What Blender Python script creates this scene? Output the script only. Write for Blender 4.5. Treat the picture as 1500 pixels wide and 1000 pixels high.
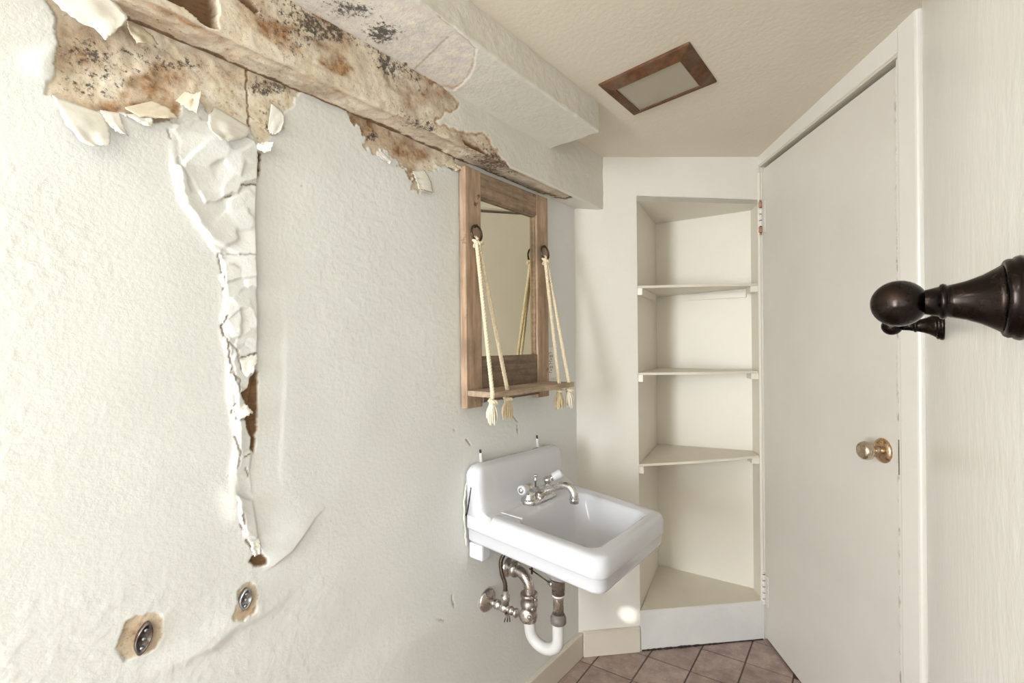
import bpy, bmesh, math, random
import numpy as np
from mathutils import Vector, Matrix
random.seed(7)
C = bpy.context.scene.collection
for o in list(bpy.data.objects): bpy.data.objects.remove(o)

# ------------------------------------------------------------------ camera
F = 690.0; CX, CY = 750.0, 503.0
D = 1.019; HC = 1.277
YAW = math.radians(39.4); PHI = math.radians(.5)
CAM = np.array([D, 0, HC])
fw = np.array([-math.sin(YAW), math.cos(YAW), 0.0]); r0 = np.array([math.cos(YAW), math.sin(YAW), 0.0]); u0 = np.array([0, 0, 1.0])
rt = r0*math.cos(PHI)-u0*math.sin(PHI); up = u0*math.cos(PHI)+r0*math.sin(PHI)
cd = bpy.data.cameras.new('camera'); cam = bpy.data.objects.new('camera', cd); C.objects.link(cam)
M = Matrix.Identity(4)
for i in range(3):
    M[i][0] = rt[i]; M[i][1] = up[i]; M[i][2] = -fw[i]; M[i][3] = CAM[i]
cam.matrix_world = M
cd.sensor_fit = 'HORIZONTAL'; cd.sensor_width = 36.0; cd.lens = 36.0*F/1500.0
cd.shift_y = 3.0/1500.0; cd.clip_start = .01
bpy.context.scene.camera = cam

# ------------------------------------------------------------------ light
sc = bpy.context.scene
w = bpy.data.worlds.new('world'); sc.world = w; w.use_nodes = True
w.node_tree.nodes['Background'].inputs[0].default_value = (.80, .88, 1.0, 1)
w.node_tree.nodes['Background'].inputs[1].default_value = 0.6
def light(name, kind, loc, energy, col, target=None, **kw):
    l = bpy.data.lights.new(name, kind); l.energy = energy; l.color = col
    for k, v in kw.items(): setattr(l, k, v)
    o = bpy.data.objects.new(name, l); C.objects.link(o); o.location = loc
    if target is not None:
        o.rotation_euler = (Vector(target)-Vector(loc)).to_track_quat('-Z', 'Y').to_euler()
    return o
light('ceiling_lamp_light', 'POINT', (.28, -.80, 1.94), 5.8, (1, .975, .94), shadow_soft_size=.06)
light('window_daylight', 'AREA', (.31, -2.36, 1.22), 106, (.88, .94, 1.0), (.60, 1.8, 1.1), shape='RECTANGLE', size=.52, size_y=1.36)
light('sun_patch_spot', 'SPOT', (.62, -.9, 1.0), 420, (1, .98, .94), (.146, 1.804, .152), spot_size=math.radians(1.7), spot_blend=1.0, shadow_soft_size=.004)  # narrow spot added inside the room to throw the small sun patch
sc.view_settings.view_transform = 'Standard'; sc.view_settings.look = 'None'
sc.view_settings.gamma = 1.0; sc.view_settings.use_curve_mapping = False
sc.view_settings.exposure = -0.26

# ------------------------------------------------------------------ photo rays
def ray(px, py): return fw+rt*(px-CX)/F-up*(py-CY)/F
def onX(px, py, X=0.0): d = ray(px, py); return CAM+d*((X-CAM[0])/d[0])
def onY(px, py, Y): d = ray(px, py); return CAM+d*((Y-CAM[1])/d[1])
def onZ(px, py, Z): d = ray(px, py); return CAM+d*((Z-CAM[2])/d[2])
def onP(px, py, p0, n): d = ray(px, py); return CAM+d*(np.dot(np.array(p0)-CAM, n)/np.dot(d, n))
def proj(P):
    d = P-CAM; z = np.maximum(d@fw, .02)
    return CX+F*(d@rt)/z, CY-F*(d@up)/z

# ------------------------------------------------------------------ numpy noise
_rng = np.random.RandomState(3); _tab = _rng.rand(256, 256)
def vn(x, y):
    xi = np.floor(x).astype(int); yi = np.floor(y).astype(int); fx = x-xi; fy = y-yi
    fx = fx*fx*(3-2*fx); fy = fy*fy*(3-2*fy)
    a = _tab[xi & 255, yi & 255]; b = _tab[(xi+1) & 255, yi & 255]; c = _tab[xi & 255, (yi+1) & 255]; d = _tab[(xi+1) & 255, (yi+1) & 255]
    return (a*(1-fx)+b*fx)*(1-fy)+(c*(1-fx)+d*fx)*fy
def fbm(x, y, o=4):
    s = 0; a = .5; t = 0
    for i in range(o):
        s = s+a*vn(x*(2**i)+17.3*i, y*(2**i)+5.1*i); t += a; a *= .5
    return s/t
def sst(a, b, x): t = np.clip((x-a)/(b-a), 0, 1); return t*t*(3-2*t)
def polydist(poly, x, y, closed=True):
    """signed distance (negative inside) to a polygon, or distance + side to a polyline"""
    d = np.full(x.shape, 1e9); ins = np.zeros(x.shape, bool); side = np.zeros(x.shape); along = np.zeros(x.shape)
    n = len(poly)
    for i in range(n if closed else n-1):
        ax, ay = poly[i]; bx, by = poly[(i+1) % n]
        ex, ey = bx-ax, by-ay; L2 = ex*ex+ey*ey+1e-9
        t = np.clip(((x-ax)*ex+(y-ay)*ey)/L2, 0, 1)
        dd = np.hypot(x-ax-t*ex, y-ay-t*ey)
        cr = ex*(y-ay)-ey*(x-ax)
        m = dd < d
        side = np.where(m, np.sign(cr), side); along = np.where(m, (i+t)/(n-1), along); d = np.where(m, dd, d)
        if closed and ay != by:
            c = ((ay > y) != (by > y)) & (x < ex*(y-ay)/(by-ay)+ax)
            ins ^= c
    if closed: return np.where(ins, -d, d)
    return d, side, along
def blob(x, y, cx, cy, rx, ry=None): ry = ry or rx; return np.exp(-((x-cx)/rx)**2-((y-cy)/ry)**2)

# ------------------------------------------------------------------ materials
def rgb(r, g, b): 
    f = lambda c: ((c/255.0+.055)/1.055)**2.4 if c > 10 else c/255.0/12.92
    return (f(r), f(g), f(b), 1)
class N:
    def __init__(s, name):
        s.m = bpy.data.materials.new(name); s.m.use_nodes = True; s.t = s.m.node_tree; s.b = s.t.nodes['Principled BSDF']
        s.tc = s.t.nodes.new('ShaderNodeTexCoord'); s.L = s.t.links
    def n(s, k, **kw):
        x = s.t.nodes.new(k)
        for a, v in kw.items(): setattr(x, a, v)
        return x
    def noise(s, scale, detail=4, rough=.6, vec=None, stretch=None, coord='Object'):
        x = s.n('ShaderNodeTexNoise'); x.inputs['Scale'].default_value = scale; x.inputs['Detail'].default_value = detail; x.inputs['Roughness'].default_value = rough
        v = vec or s.tc.outputs[coord]
        if stretch:
            mp = s.n('ShaderNodeMapping'); mp.inputs['Scale'].default_value = stretch; s.L.new(v, mp.inputs[0]); v = mp.outputs[0]
        s.L.new(v, x.inputs['Vector']); return x.outputs[0]
    def ramp(s, fac, stops):
        x = s.n('ShaderNodeValToRGB'); e = x.color_ramp.elements
        while len(e) < len(stops): e.new(.5)
        for i, (p, c) in enumerate(stops):
            e[i].position = p; e[i].color = c if hasattr(c, '__len__') else (c, c, c, 1)
        s.L.new(fac, x.inputs[0]); return x.outputs[0]
    def mix(s, fac, a, b, mode='MIX'):
        x = s.n('ShaderNodeMixRGB', blend_type=mode)
        for i, v in enumerate((fac, a, b)):
            if hasattr(v, 'links') or isinstance(v, bpy.types.NodeSocket): s.L.new(v, x.inputs[i])
            elif i == 0: x.inputs[0].default_value = v
            else: x.inputs[i].default_value = v
        return x.outputs[0]
    def math(s, op, a, b=None):
        x = s.n('ShaderNodeMath', operation=op)
        for i, v in enumerate((a, b)):
            if v is None: continue
            if isinstance(v, bpy.types.NodeSocket): s.L.new(v, x.inputs[i])
            else: x.inputs[i].default_value = v
        return x.outputs[0]
    def bump(s, h, dist, strength=1.0):
        x = s.n('ShaderNodeBump'); x.inputs['Distance'].default_value = dist; x.inputs['Strength'].default_value = strength
        s.L.new(h, x.inputs['Height']); s.L.new(x.outputs[0], s.b.inputs['Normal'])
    def set(s, col=None, rough=None, metal=None, **kw):
        for k, v in (('Base Color', col), ('Roughness', rough), ('Metallic', metal)):
            if v is None: continue
            if isinstance(v, bpy.types.NodeSocket): s.L.new(v, s.b.inputs[k])
            else: s.b.inputs[k].default_value = v
        return s.m
def painted(name, col, rough=.45, var=.06, bscale=160, bdist=.0006, grime=None, big=3.0):
    s = N(name); a = s.noise(big, 5, .6); dark = tuple(c*(1-var*2) for c in col[:3])+(1,)
    c = s.mix(s.ramp(a, [(.3, 0), (.7, 1)]), dark, col)
    if grime:
        g = s.ramp(s.noise(26, 6, .7), [(.66, 0), (.74, 1)]); c = s.mix(s.math('MULTIPLY', g, .35), c, grime)
    s.bump(s.noise(bscale, 4, .6), bdist); return s.set(c, rough)
def metal(name, col, rough=.18, dirt=None, amount=.5, scale=60):
    s = N(name); c = col; r = rough
    if dirt:
        g = s.ramp(s.noise(scale, 6, .7), [(.45, 0), (.62, 1)]); c = s.mix(s.math('MULTIPLY', g, amount), col, dirt)
        r = s.math('ADD', s.math('MULTIPLY', g, .3), rough)
    return s.set(c, r, 1.0)
def plain(name, col, rough=.5, var=.05, scale=40, bd=.0003):
    s = N(name); a = s.noise(scale, 4, .6); c = s.mix(a, tuple(v*(1-var) for v in col[:3])+(1,), tuple(min(1, v*(1+var)) for v in col[:3])+(1,))
    s.bump(a, bd); return s.set(c, rough)
def plaster(name, paint, bump=.0009, bare_tone=rgb(222, 205, 178), speck=1.0):
    """painted plaster; point attribute 'damage' carries bare plaster, rust, mould, exposed wood, stains and painted shade"""
    s = N(name)
    at = s.n('ShaderNodeAttribute', attribute_name='damage'); sp = s.n('ShaderNodeSeparateColor'); s.L.new(at.outputs['Color'], sp.inputs[0])
    big = s.noise(2.2, 4, .6)
    pc = s.mix(s.ramp(big, [(.3, 0), (.7, 1)]), tuple(c*.95 for c in paint[:3])+(1,), paint)
    n1 = s.noise(34, 6, .65); n2 = s.noise(95, 5, .7); n3 = s.noise(85, 8, .8)
    bare = s.mix(s.ramp(n1, [(.35, 0), (.65, 1)]), bare_tone, rgb(238, 230, 214))
    bare = s.mix(s.math('MULTIPLY', s.ramp(n2, [(.56, 0), (.68, 1)]), speck), bare, rgb(196, 172, 140))
    n5 = s.noise(170, 6, .75)
    bare = s.mix(s.math('MULTIPLY', s.math('MULTIPLY', s.ramp(n5, [(.57, 0), (.66, 1)]), s.ramp(s.noise(13, 4, .6), [(.40, .1), (.62, 1)])), .75*speck), bare, rgb(142, 104, 72))
    c = s.mix(sp.outputs[0], pc, bare)
    rm = s.math('MULTIPLY', sp.outputs[1], s.math('ADD', s.math('MULTIPLY', s.ramp(n1, [(.3, 0), (.72, 1)]), .95), .2))
    rm = s.n('ShaderNodeClamp').outputs[0] if False else rm
    rc = s.mix(s.ramp(n2, [(.35, 0), (.62, 1)]), rgb(128, 88, 54), rgb(190, 152, 114))
    c = s.mix(s.ramp(rm, [(0.05, 0), (.8, 1)]), c, rc)
    mm = s.math('ADD', n3, s.math('MULTIPLY', sp.outputs[2], .32))
    mm = s.math('MULTIPLY', s.ramp(mm, [(.70, 0), (.78, 1)]), s.ramp(sp.outputs[2], [(.03, 0), (.15, 1)]))
    c = s.mix(s.math('MULTIPLY', mm, .88), c, rgb(52, 43, 38))
    wd = s.mix(s.noise(40, 6, .7, stretch=(1, 1, 6)), rgb(70, 46, 30), rgb(150, 114, 80))
    c = s.mix(at.outputs['Alpha'], c, wd)
    s.bump(s.math('ADD', s.noise(110, 4, .55), s.math('MULTIPLY', s.noise(320, 3, .5), .35)), bump)
    return s.set(c, s.math('ADD', s.math('MULTIPLY', sp.outputs[0], .35), .5))
M_WALL = plaster('wall_paint', rgb(232, 232, 228), .0008)
M_SOFF = plaster('soffit_paint', rgb(230, 225, 214), .0010)
M_BACK = painted('back_wall_paint', rgb(236, 231, 221), .38, .02, 120, .0005)
M_NICHE = painted('niche_paint', rgb(237, 230, 215), .42, .02, 120, .0004)
M_SHELF = painted('shelf_paint', rgb(234, 226, 208), .4, .04, 150, .0004, grime=rgb(180, 160, 130), big=8)
M_PLINTH = painted('plinth_paint', rgb(228, 226, 222), .32, .04, 60, .0006, grime=rgb(120, 112, 104), big=9)
M_CEIL = painted('ceiling_paint', rgb(234, 223, 204), .55, .03, 70, .0012)
M_RIGHT = painted('right_wall_paint', rgb(236, 234, 226), .24, .03, 30, .0015, big=5)
M_DOOR = painted('door_paint', rgb(222, 215, 205), .36, .02, 60, .0002)
M_TRIM = painted('trim_paint', rgb(232, 227, 217), .35, .02, 90, .0003)
M_BASE = painted('baseboard_paint', rgb(222, 212, 196), .35, .04, 90, .0004, grime=rgb(120, 100, 80))
M_FLAP = plain('paint_flake', rgb(238, 234, 224), .55, .05, 60, .0006)
M_FLAPT = plain('stained_paint_flake', rgb(216, 202, 178), .6, .12, 40, .001)
M_PORC = plain('porcelain', rgb(216, 216, 220), .09, .01, 10, .00002)
M_CHROME = metal('chrome', (.78, .77, .76, 1), .12, (.30, .25, .22, 1), .6, 90)
M_OLDCH = metal('tarnished_chrome', (.60, .55, .51, 1), .22, (.24, .18, .14, 1), .6, 22)
M_BRASS = metal('worn_brass', (.62, .40, .22, 1), .22, (.45, .38, .33, 1), .6, 80)
M_KNOB = metal('knob_brass', (.60, .52, .42, 1), .2, (.42, .30, .16, 1), .6, 60)
M_BRONZE = metal('oil_rubbed_bronze', (.020, .016, .015, 1), .17, (.045, .028, .02, 1), .5, 40)
M_IRON = metal('dark_iron', (.09, .075, .06, 1), .38, (.18, .12, .07, 1), .5, 80)
M_ZINC = metal('zinc_strap', (.42, .45, .48, 1), .32, (.16, .13, .11, 1), .8, 70)
M_RUSTY = metal('rusted_strap', (.20, .18, .17, 1), .40, (.10, .06, .04, 1), .8, 60)
M_PVC = plain('white_pvc', rgb(216, 213, 210), .35, .04, 60)
M_GREYPL = plain('grey_nut', rgb(120, 112, 106), .45, .1, 80)
M_BLACK = plain('black_rubber', rgb(26, 24, 23), .5, .1, 60)
M_ROPE = plain('cotton_rope', rgb(236, 220, 190), .85, .10, 120, .0008)
M_TASS = plain('frayed_rope', rgb(224, 204, 168), .9, .18, 200, .0012)
M_TASSW = plain('frayed_rope_pale', rgb(238, 226, 206), .9, .12, 200, .0012)
M_DARK = plain('dark_gap', rgb(46, 38, 32), .8, .2, 100)
M_CAULK = plain('old_caulk', rgb(218, 213, 204), .7, .12, 50, .001)
M_PLAST = plain('outlet_plastic', rgb(242, 238, 228), .35, .02, 30)
M_RUSTB = plain('rusted_paint', rgb(176, 136, 108), .7, .35, 160, .0008)
M_GROUT = plain('grout', rgb(112, 94, 84), .8, .25, 30, .001)
M_EARTH = plain('bare_plaster', rgb(206, 184, 160), .85, .2, 70, .002)
def wood(name, light_, dark_, stretch, mold=.0):
    s = N(name); a = s.noise(14, 6, .65, stretch=stretch); b = s.noise(9, 5, .6); k = s.noise(22, 4, .6)
    c = s.mix(s.ramp(a, [(.32, 0), (.66, 1)]), dark_, light_)
    c = s.mix(s.math('MULTIPLY', s.ramp(b, [(.45, 0), (.7, 1)]), .55), c, rgb(128, 112, 94))
    c = s.mix(s.math('MULTIPLY', s.ramp(k, [(.66, 0), (.72, 1)]), .8), c, rgb(74, 56, 42))
    if mold: c = s.mix(s.math('MULTIPLY', s.ramp(s.noise(30, 6, .7), [(.42, 0), (.62, 1)]), mold), c, rgb(92, 76, 62))
    s.bump(a, .0012); return s.set(c, .75)
WL, WD = rgb(200, 170, 142), rgb(152, 124, 100)
M_WOODV = wood('weathered_wood_upright', WL, WD, (5, 5, .5))
M_WOODH = wood('weathered_wood_rail', rgb(176, 150, 124), rgb(128, 106, 86), (5, .5, 5), .35)
M_WOODD = wood('weathered_wood_dark', rgb(152, 130, 108), rgb(106, 88, 72), (5, .5, 5), .5)
M_WOODS = wood('weathered_wood_shelf', rgb(204, 182, 158), rgb(164, 136, 110), (5, .6, 5))
M_BROWN = wood('brown_frame', rgb(112, 72, 38), rgb(72, 42, 22), (4, 4, 4))
s = N('frosted_glass'); M_FROST = s.set(s.mix(s.noise(12, 4), rgb(168, 160, 142), rgb(188, 180, 160)), .35)
s = N('mirror_glass'); M_MIRROR = s.set((.76, .73, .59, 1), .015, 1.0)
s = N('floor_tile')
oi = s.n('ShaderNodeObjectInfo')
wc = s.n('ShaderNodeNewGeometry').outputs['Position']
c = s.mix(s.ramp(s.noise(13, 6, .7, vec=wc), [(.32, 0), (.68, 1)]), rgb(140, 118, 108), rgb(190, 168, 158))
c = s.mix(s.math('MULTIPLY', s.ramp(s.noise(42, 6, .7, vec=wc), [(.55, 0), (.7, 1)]), .5), c, rgb(204, 190, 182))
c = s.mix(s.math('MULTIPLY', oi.outputs['Random'], .25), c, rgb(128, 106, 96))
s.bump(s.noise(80, 5, vec=wc), .0006); M_TILE = s.set(c, .38)

# ------------------------------------------------------------------ object helpers
def tag(o, label=None, cat=None, group=None, kind=None):
    if label: o['label'] = label
    if cat: o['category'] = cat
    if group: o['group'] = group
    if kind: o['kind'] = kind
    return o
def thing(name, loc, label, cat, group=None):
    o = bpy.data.objects.new(name, None); C.objects.link(o); o.location = loc; o.empty_display_size = .05
    return tag(o, label, cat, group)
def worldloc(o):
    v = Vector((0, 0, 0))
    while o is not None: v += o.location; o = o.parent
    return v
def link(name, me, mat, parent=None, smooth=True, loc=None):
    """mesh is in world coordinates; it is re-based on its parent (or on loc)"""
    o = bpy.data.objects.new(name, me); C.objects.link(o); me.materials.append(mat)
    base = worldloc(parent) if parent else Vector((0, 0, 0))
    if parent: o.parent = parent
    if loc is not None: o.location = Vector(loc)-base
    base = base+o.location
    if base.length > 0: me.transform(Matrix.Translation(-base))
    if smooth: me.polygons.foreach_set('use_smooth', [True]*len(me.polygons))
    me.update(); return o
def mesh(name, vs, fs, mat, parent=None, smooth=True, loc=None):
    me = bpy.data.meshes.new(name); me.from_pydata([tuple(map(float, v)) for v in vs], [], fs); me.validate()
    return link(name, me, mat, parent, smooth, loc)
def frombm(name, bm, mat, parent=None, smooth=True, loc=None):
    bmesh.ops.recalc_face_normals(bm, faces=bm.faces[:])
    me = bpy.data.meshes.new(name); bm.to_mesh(me); bm.free(); return link(name, me, mat, parent, smooth, loc)
def bbox(bm, lo, hi, bev=0, seg=2, mtx=None):
    r = bmesh.ops.create_cube(bm, size=1); vs = r['verts']
    for v in vs:
        for i in range(3): v.co[i] = lo[i]+(v.co[i]+.5)*(hi[i]-lo[i])
    if bev:
        es = list({e for v in vs for e in v.link_edges})
        rr = bmesh.ops.bevel(bm, geom=es, offset=bev, segments=seg, affect='EDGES', profile=.5)
        vs = list({v for f in rr['faces'] for v in f.verts} | {v for v in vs if v.is_valid})
    if mtx is not None: bmesh.ops.transform(bm, matrix=mtx, verts=vs)
    return vs
def boxobj(name, lo, hi, mat, parent=None, bev=.002, mtx=None, loc=None):
    bm = bmesh.new(); bbox(bm, lo, hi, bev, 2, mtx); return frombm(name, bm, mat, parent, False, loc)
def prism(name, pts, z0, z1, mat, parent=None, bev=0):
    """vertical prism over an xy outline"""
    n = len(pts); vs = [(x, y, z0) for x, y in pts]+[(x, y, z1) for x, y in pts]
    fs = [tuple(range(n))[::-1], tuple(range(n, 2*n))]+[(i, (i+1) % n, n+(i+1) % n, n+i) for i in range(n)]
    bm = bmesh.new(); bv = [bm.verts.new(v) for v in vs]
    for f_ in fs: bm.faces.new([bv[i] for i in f_])
    if bev: bmesh.ops.bevel(bm, geom=bm.edges[:], offset=bev, segments=2, affect='EDGES')
    return frombm(name, bm, mat, parent, False)
def frames(pts):
    P = [Vector(p) for p in pts]; n = len(P); T = []
    for i in range(n): T.append((P[min(i+1, n-1)]-P[max(i-1, 0)]).normalized())
    a = Vector((0, 0, 1)) if abs(T[0].z) < .9 else Vector((1, 0, 0))
    u = T[0].cross(a).normalized(); out = []
    for i in range(n):
        u = (u-T[i]*u.dot(T[i])).normalized(); out.append((P[i], u.copy(), T[i].cross(u)))
    return out
def tube(pts, rad, sides=10, cap=True, V=None, Fc=None):
    V = [] if V is None else V; Fc = [] if Fc is None else Fc; b = len(V); fr = frames(pts); n = len(fr)
    for i, (p, u, v) in enumerate(fr):
        r = rad[i] if hasattr(rad, '__len__') else rad
        for k in range(sides):
            t = 2*math.pi*k/sides; q = p+u*(r*math.cos(t))+v*(r*math.sin(t)); V.append(tuple(q))
    for i in range(n-1):
        for k in range(sides):
            a = b+i*sides+k; c_ = b+i*sides+(k+1) % sides
            Fc.append((a, c_, c_+sides, a+sides))
    if cap:
        Fc.append(tuple(b+k for k in range(sides))[::-1]); Fc.append(tuple(b+(n-1)*sides+k for k in range(sides)))
    return V, Fc
def lathe(p, axis, prof, sides=24):
    """prof: (distance along axis, radius)"""
    ax = Vector(axis).normalized(); P = [Vector(p)+ax*d for d, r in prof]
    a = Vector((0, 0, 1)) if abs(ax.z) < .9 else Vector((1, 0, 0)); u = ax.cross(a).normalized(); v = ax.cross(u); V = []; Fc = []
    for (d, r), q in zip(prof, P):
        for k in range(sides):
            t = 2*math.pi*k/sides; V.append(tuple(q+u*(max(r, .0002)*math.cos(t))+v*(max(r, .0002)*math.sin(t))))
    for i in range(len(prof)-1):
        for k in range(sides):
            a_ = i*sides+k; c_ = i*sides+(k+1) % sides; Fc.append((a_, c_, c_+sides, a_+sides))
    Fc.append(tuple(range(sides))[::-1]); Fc.append(tuple((len(prof)-1)*sides+k for k in range(sides)))
    return V, Fc
def tubeobj(name, pts, rad, mat, parent, sides=10): return mesh(name, *tube(pts, rad, sides), mat, parent)
def latheobj(name, p, axis, prof, mat, parent, sides=24):
    o = mesh(name, *lathe(p, axis, prof, sides), mat, parent)
    return o
def smoothpath(pts, n=8):
    P = [Vector(p) for p in pts]; P = [P[0]*2-P[1]]+P+[P[-1]*2-P[-2]]; out = []
    for i in range(1, len(P)-2):
        for k in range(n):
            t = k/n; a, b, c_, d_ = P[i-1], P[i], P[i+1], P[i+2]
            out.append(.5*((2*b)+(c_-a)*t+(2*a-5*b+4*c_-d_)*t*t+(3*b-3*c_+d_-a)*t**3))
    out.append(P[-2]); return out
def gridmesh(name, P, dmg, mat, parent=None):
    """P: (n,m,3) array, dmg: (n,m,4)"""
    n, m = P.shape[:2]; me = bpy.data.meshes.new(name)
    idx = np.arange(n*m).reshape(n, m)
    q = np.stack([idx[:-1, :-1], idx[1:, :-1], idx[1:, 1:], idx[:-1, 1:]], -1).reshape(-1, 4)
    me.vertices.add(n*m); me.vertices.foreach_set('co', P.reshape(-1).astype(np.float32))
    me.loops.add(q.size); me.loops.foreach_set('vertex_index', q.reshape(-1).astype(np.int32))
    me.polygons.add(len(q)); me.polygons.foreach_set('loop_start', (np.arange(len(q))*4).astype(np.int32)); 
    me.update(calc_edges=True)
    me.polygons.foreach_set('use_smooth', [True]*len(q))
    if dmg is not None:
        a = me.attributes.new('damage', 'FLOAT_COLOR', 'POINT'); a.data.foreach_set('color', dmg.reshape(-1).astype(np.float32))
    return link(name, me, mat, parent, True)
def axis_samples(segs):
    out = []
    for a, b, st in segs:
        k = max(1, int(round((b-a)/st))); out += list(np.linspace(a, b, k, endpoint=False))
    out.append(segs[-1][1]); return np.array(out)

# ================================================================== SETTING
XR = 1.069; YN = -2.4
P0 = np.array([0, 1.65, 0]); P1 = np.array([.5676, 2.25, 0]); LB = np.linalg.norm(P1-P0); DW = (P1-P0)/LB; NB = np.array([DW[1], -DW[0], 0])
PL = np.array([1.02, 1.63, 0]); PE = np.array([XR, 1.563, 0])
DD = PL-P1; LD = np.linalg.norm(DD); DD = DD/LD; ND = np.array([DD[1], -DD[0], 0])   # into the room
def zc(x): return 2.035+.061*x

# ---- left wall: painted layer over plaster, peeled and lifted
ys = axis_samples([(YN, 0.0, .06), (0.0, .78, .0022), (.78, 1.67, .0036)])
zs = axis_samples([(0, .35, .02), (.35, .70, .004), (.70, 1.90, .0025), (1.90, 2.10, .02)])
Yg, Zg = np.meshgrid(ys, zs, indexing='ij')
Pw = np.stack([np.zeros_like(Yg), Yg, Zg], -1)
PX, PY = proj(Pw)
PX = np.where(Yg < .01, -400, PX)
mm = .001
jag = (fbm(Yg*95, Zg*95, 4)-.5)*22
PEEL = [
 [(40, -60), (70, 4), (80, 30), (83, 60), (79, 90), (74, 115), (69, 136), (85, 147), (112, 157), (148, 163), (185, 166), (213, 176), (240, 178), (262, 172), (264, 152), (292, 152), (312, 168), (345, 184), (366, 190), (378, 212), (392, 206), (401, 196), (416, 184), (420, 165), (430, 148), (440, 131), (440, 60), (300, -60)],
 [(500, 150), (513, 178), (530, 188), (534, 214), (546, 224), (562, 221), (576, 232), (590, 246), (600, 256), (603, 276), (613, 279), (618, 262), (624, 250), (642, 244), (665, 246), (684, 246), (684, 200), (600, 165), (520, 130)],
 [(374, 540), (379, 545), (378, 602), (375, 640), (372, 663), (366, 655), (368, 640), (359, 626), (357, 610), (366, 598), (355, 586), (351, 574), (362, 568), (367, 553)],
 [(366, 822), (374, 814), (381, 802), (388, 812), (394, 826), (384, 831), (371, 829)],
 [(349, 862), (362, 853), (377, 856), (380, 872), (372, 893), (356, 908), (341, 904), (346, 893)],
 [(176, 932), (184, 914), (200, 903), (222, 898), (240, 902), (241, 930), (228, 950), (205, 960), (183, 969), (172, 950)],
 [(376, 222), (382, 224), (381, 250), (377, 268)],
]
JG = [.7, .8, .35, .5, .5, .45, .1]
bare = np.zeros_like(PX)
for pl, jg in zip(PEEL, JG):
    xs_ = [p[0] for p in pl]; ys_ = [p[1] for p in pl]
    m = (PX > min(xs_)-25) & (PX < max(xs_)+25) & (PY > min(ys_)-25) & (PY < max(ys_)+25)
    d = polydist(pl, PX[m], PY[m])+jag[m]*jg
    b_ = 1-sst(-1.2, 1.0, d); bare[m] = np.maximum(bare[m], b_)
h = (1-bare)*3.0*mm
# splatter texture of the paint
tex = sst(.47, .66, fbm(Yg*62, Zg*75, 3))*.9+(fbm(Yg*200, Zg*200, 2)-.5)*.6
patchy = .35+.65*sst(.4, .6, fbm(Yg*3.1+4, Zg*3.1, 3))
h += (1-bare)*tex*patchy*.50*mm
h += (fbm(Yg*5, Zg*5, 2)-.5)*5*mm
# lifted, crumpled strip
STRIP = [(247, 188), (262, 205), (259, 250), (268, 300), (300, 345), (322, 380), (330, 430), (326, 480), (337, 530), (345, 580), (350, 640), (342, 690), (352, 760), (364, 802), (380, 800), (372, 740), (366, 690), (371, 645), (362, 605), (374, 545), (377, 520), (376, 420), (374, 300), (378, 220), (372, 205), (330, 190), (290, 172)]
m = (PX > 215) & (PX < 430) & (PY > 140) & (PY < 850)
d = polydist(STRIP, PX[m], PY[m])+jag[m]*.45*sst(0, 40, 372-PX[m]); ins = 1-sst(-2.5, 1.0, d)
x_, y_ = PX[m], PY[m]
rsd = np.random.RandomState(21); NS = 74
sx = rsd.uniform(235, 400, NS); sy = rsd.uniform(150, 830, NS); g1 = rsd.uniform(-.14, .14, NS); g2 = rsd.uniform(-.14, .14, NS); a0 = rsd.uniform(0, 4.2, NS)
num = np.zeros_like(x_); den = np.zeros_like(x_)+1e-12
xj = x_+12*(fbm(x_*.05, y_*.05, 2)-.5); yj = y_+12*(fbm(x_*.05+7, y_*.05, 2)-.5)
dmin = np.full_like(x_, 1e9)
for a in range(NS): dmin = np.minimum(dmin, np.hypot(xj-sx[a], (yj-sy[a])*1.1))
for a in range(NS):
    w_ = np.exp(-(np.hypot(xj-sx[a], (yj-sy[a])*1.1)-dmin)/np.where(y_ > 430, .7, 1.6)); num += w_*(a0[a]+g1[a]*(x_-sx[a])+g2[a]*(y_-sy[a])); den += w_
lift = 2.0+sst(425, 450, y_)*1.2*((np.sin(np.floor(dmin*0)+np.floor((y_+9*np.sin(x_*.11))/27)*12.9898)*43758.5453) % 1.0)*2.2+5.0*sst(268, 378, x_)*(1-sst(440, 540, y_))+num/den
h[m] += ins*lift*mm
# torn steps where one sheet of paint overlaps the next
for pl_, st_ in (([(262, 232), (300, 300), (322, 292), (345, 283), (358, 268), (376, 262)], 4.0), ([(300, 345), (345, 372), (378, 372)], 2.5), ([(322, 415), (350, 408), (378, 404)], 3.5)):
    d_, sd_, al_ = polydist(pl_, x_+jag[m]*.3, y_+jag[m]*.3, False)
    h[m] += ins*st_*mm*np.exp(-d_/26)*(1-sst(-1.2, 1.2, d_*sd_))
def ridge(pl, amp, wd, wl=None, smooth_ends=True):
    xs_ = [p[0] for p in pl]; ys_ = [p[1] for p in pl]; R = 3.2*max(wd, wl or wd)
    m = (PX > min(xs_)-R) & (PX < max(xs_)+R) & (PY > min(ys_)-R) & (PY < max(ys_)+R)
    d, sd, al = polydist(pl, PX[m], PY[m], False)
    ww = np.where(sd > 0, wd, wl or wd)
    e = sst(0, .4, np.minimum(al, 1-al)) if smooth_ends else 1
    h[m] += amp*mm*np.exp(-(d/ww)**2)*e
ridge([(247, 180), (252, 215), (258, 255), (266, 290), (290, 325), (318, 365), (330, 400)], 3.6, 5, 10)
ridge([(328, 420), (326, 480), (338, 520), (340, 580), (350, 640), (343, 690), (346, 740), (360, 790)], 3.5, 6, 10)
ridge([(330, 700), (345, 740), (352, 775)], 5, 16)
ridge([(416, 380), (421, 470), (420, 560), (414, 690), (420, 770)], 1.3, 5, 30)
ridge([(487, 731), (460, 757), (442, 784), (426, 806), (402, 826), (383, 840)], 7, 36, 2.2)
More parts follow.
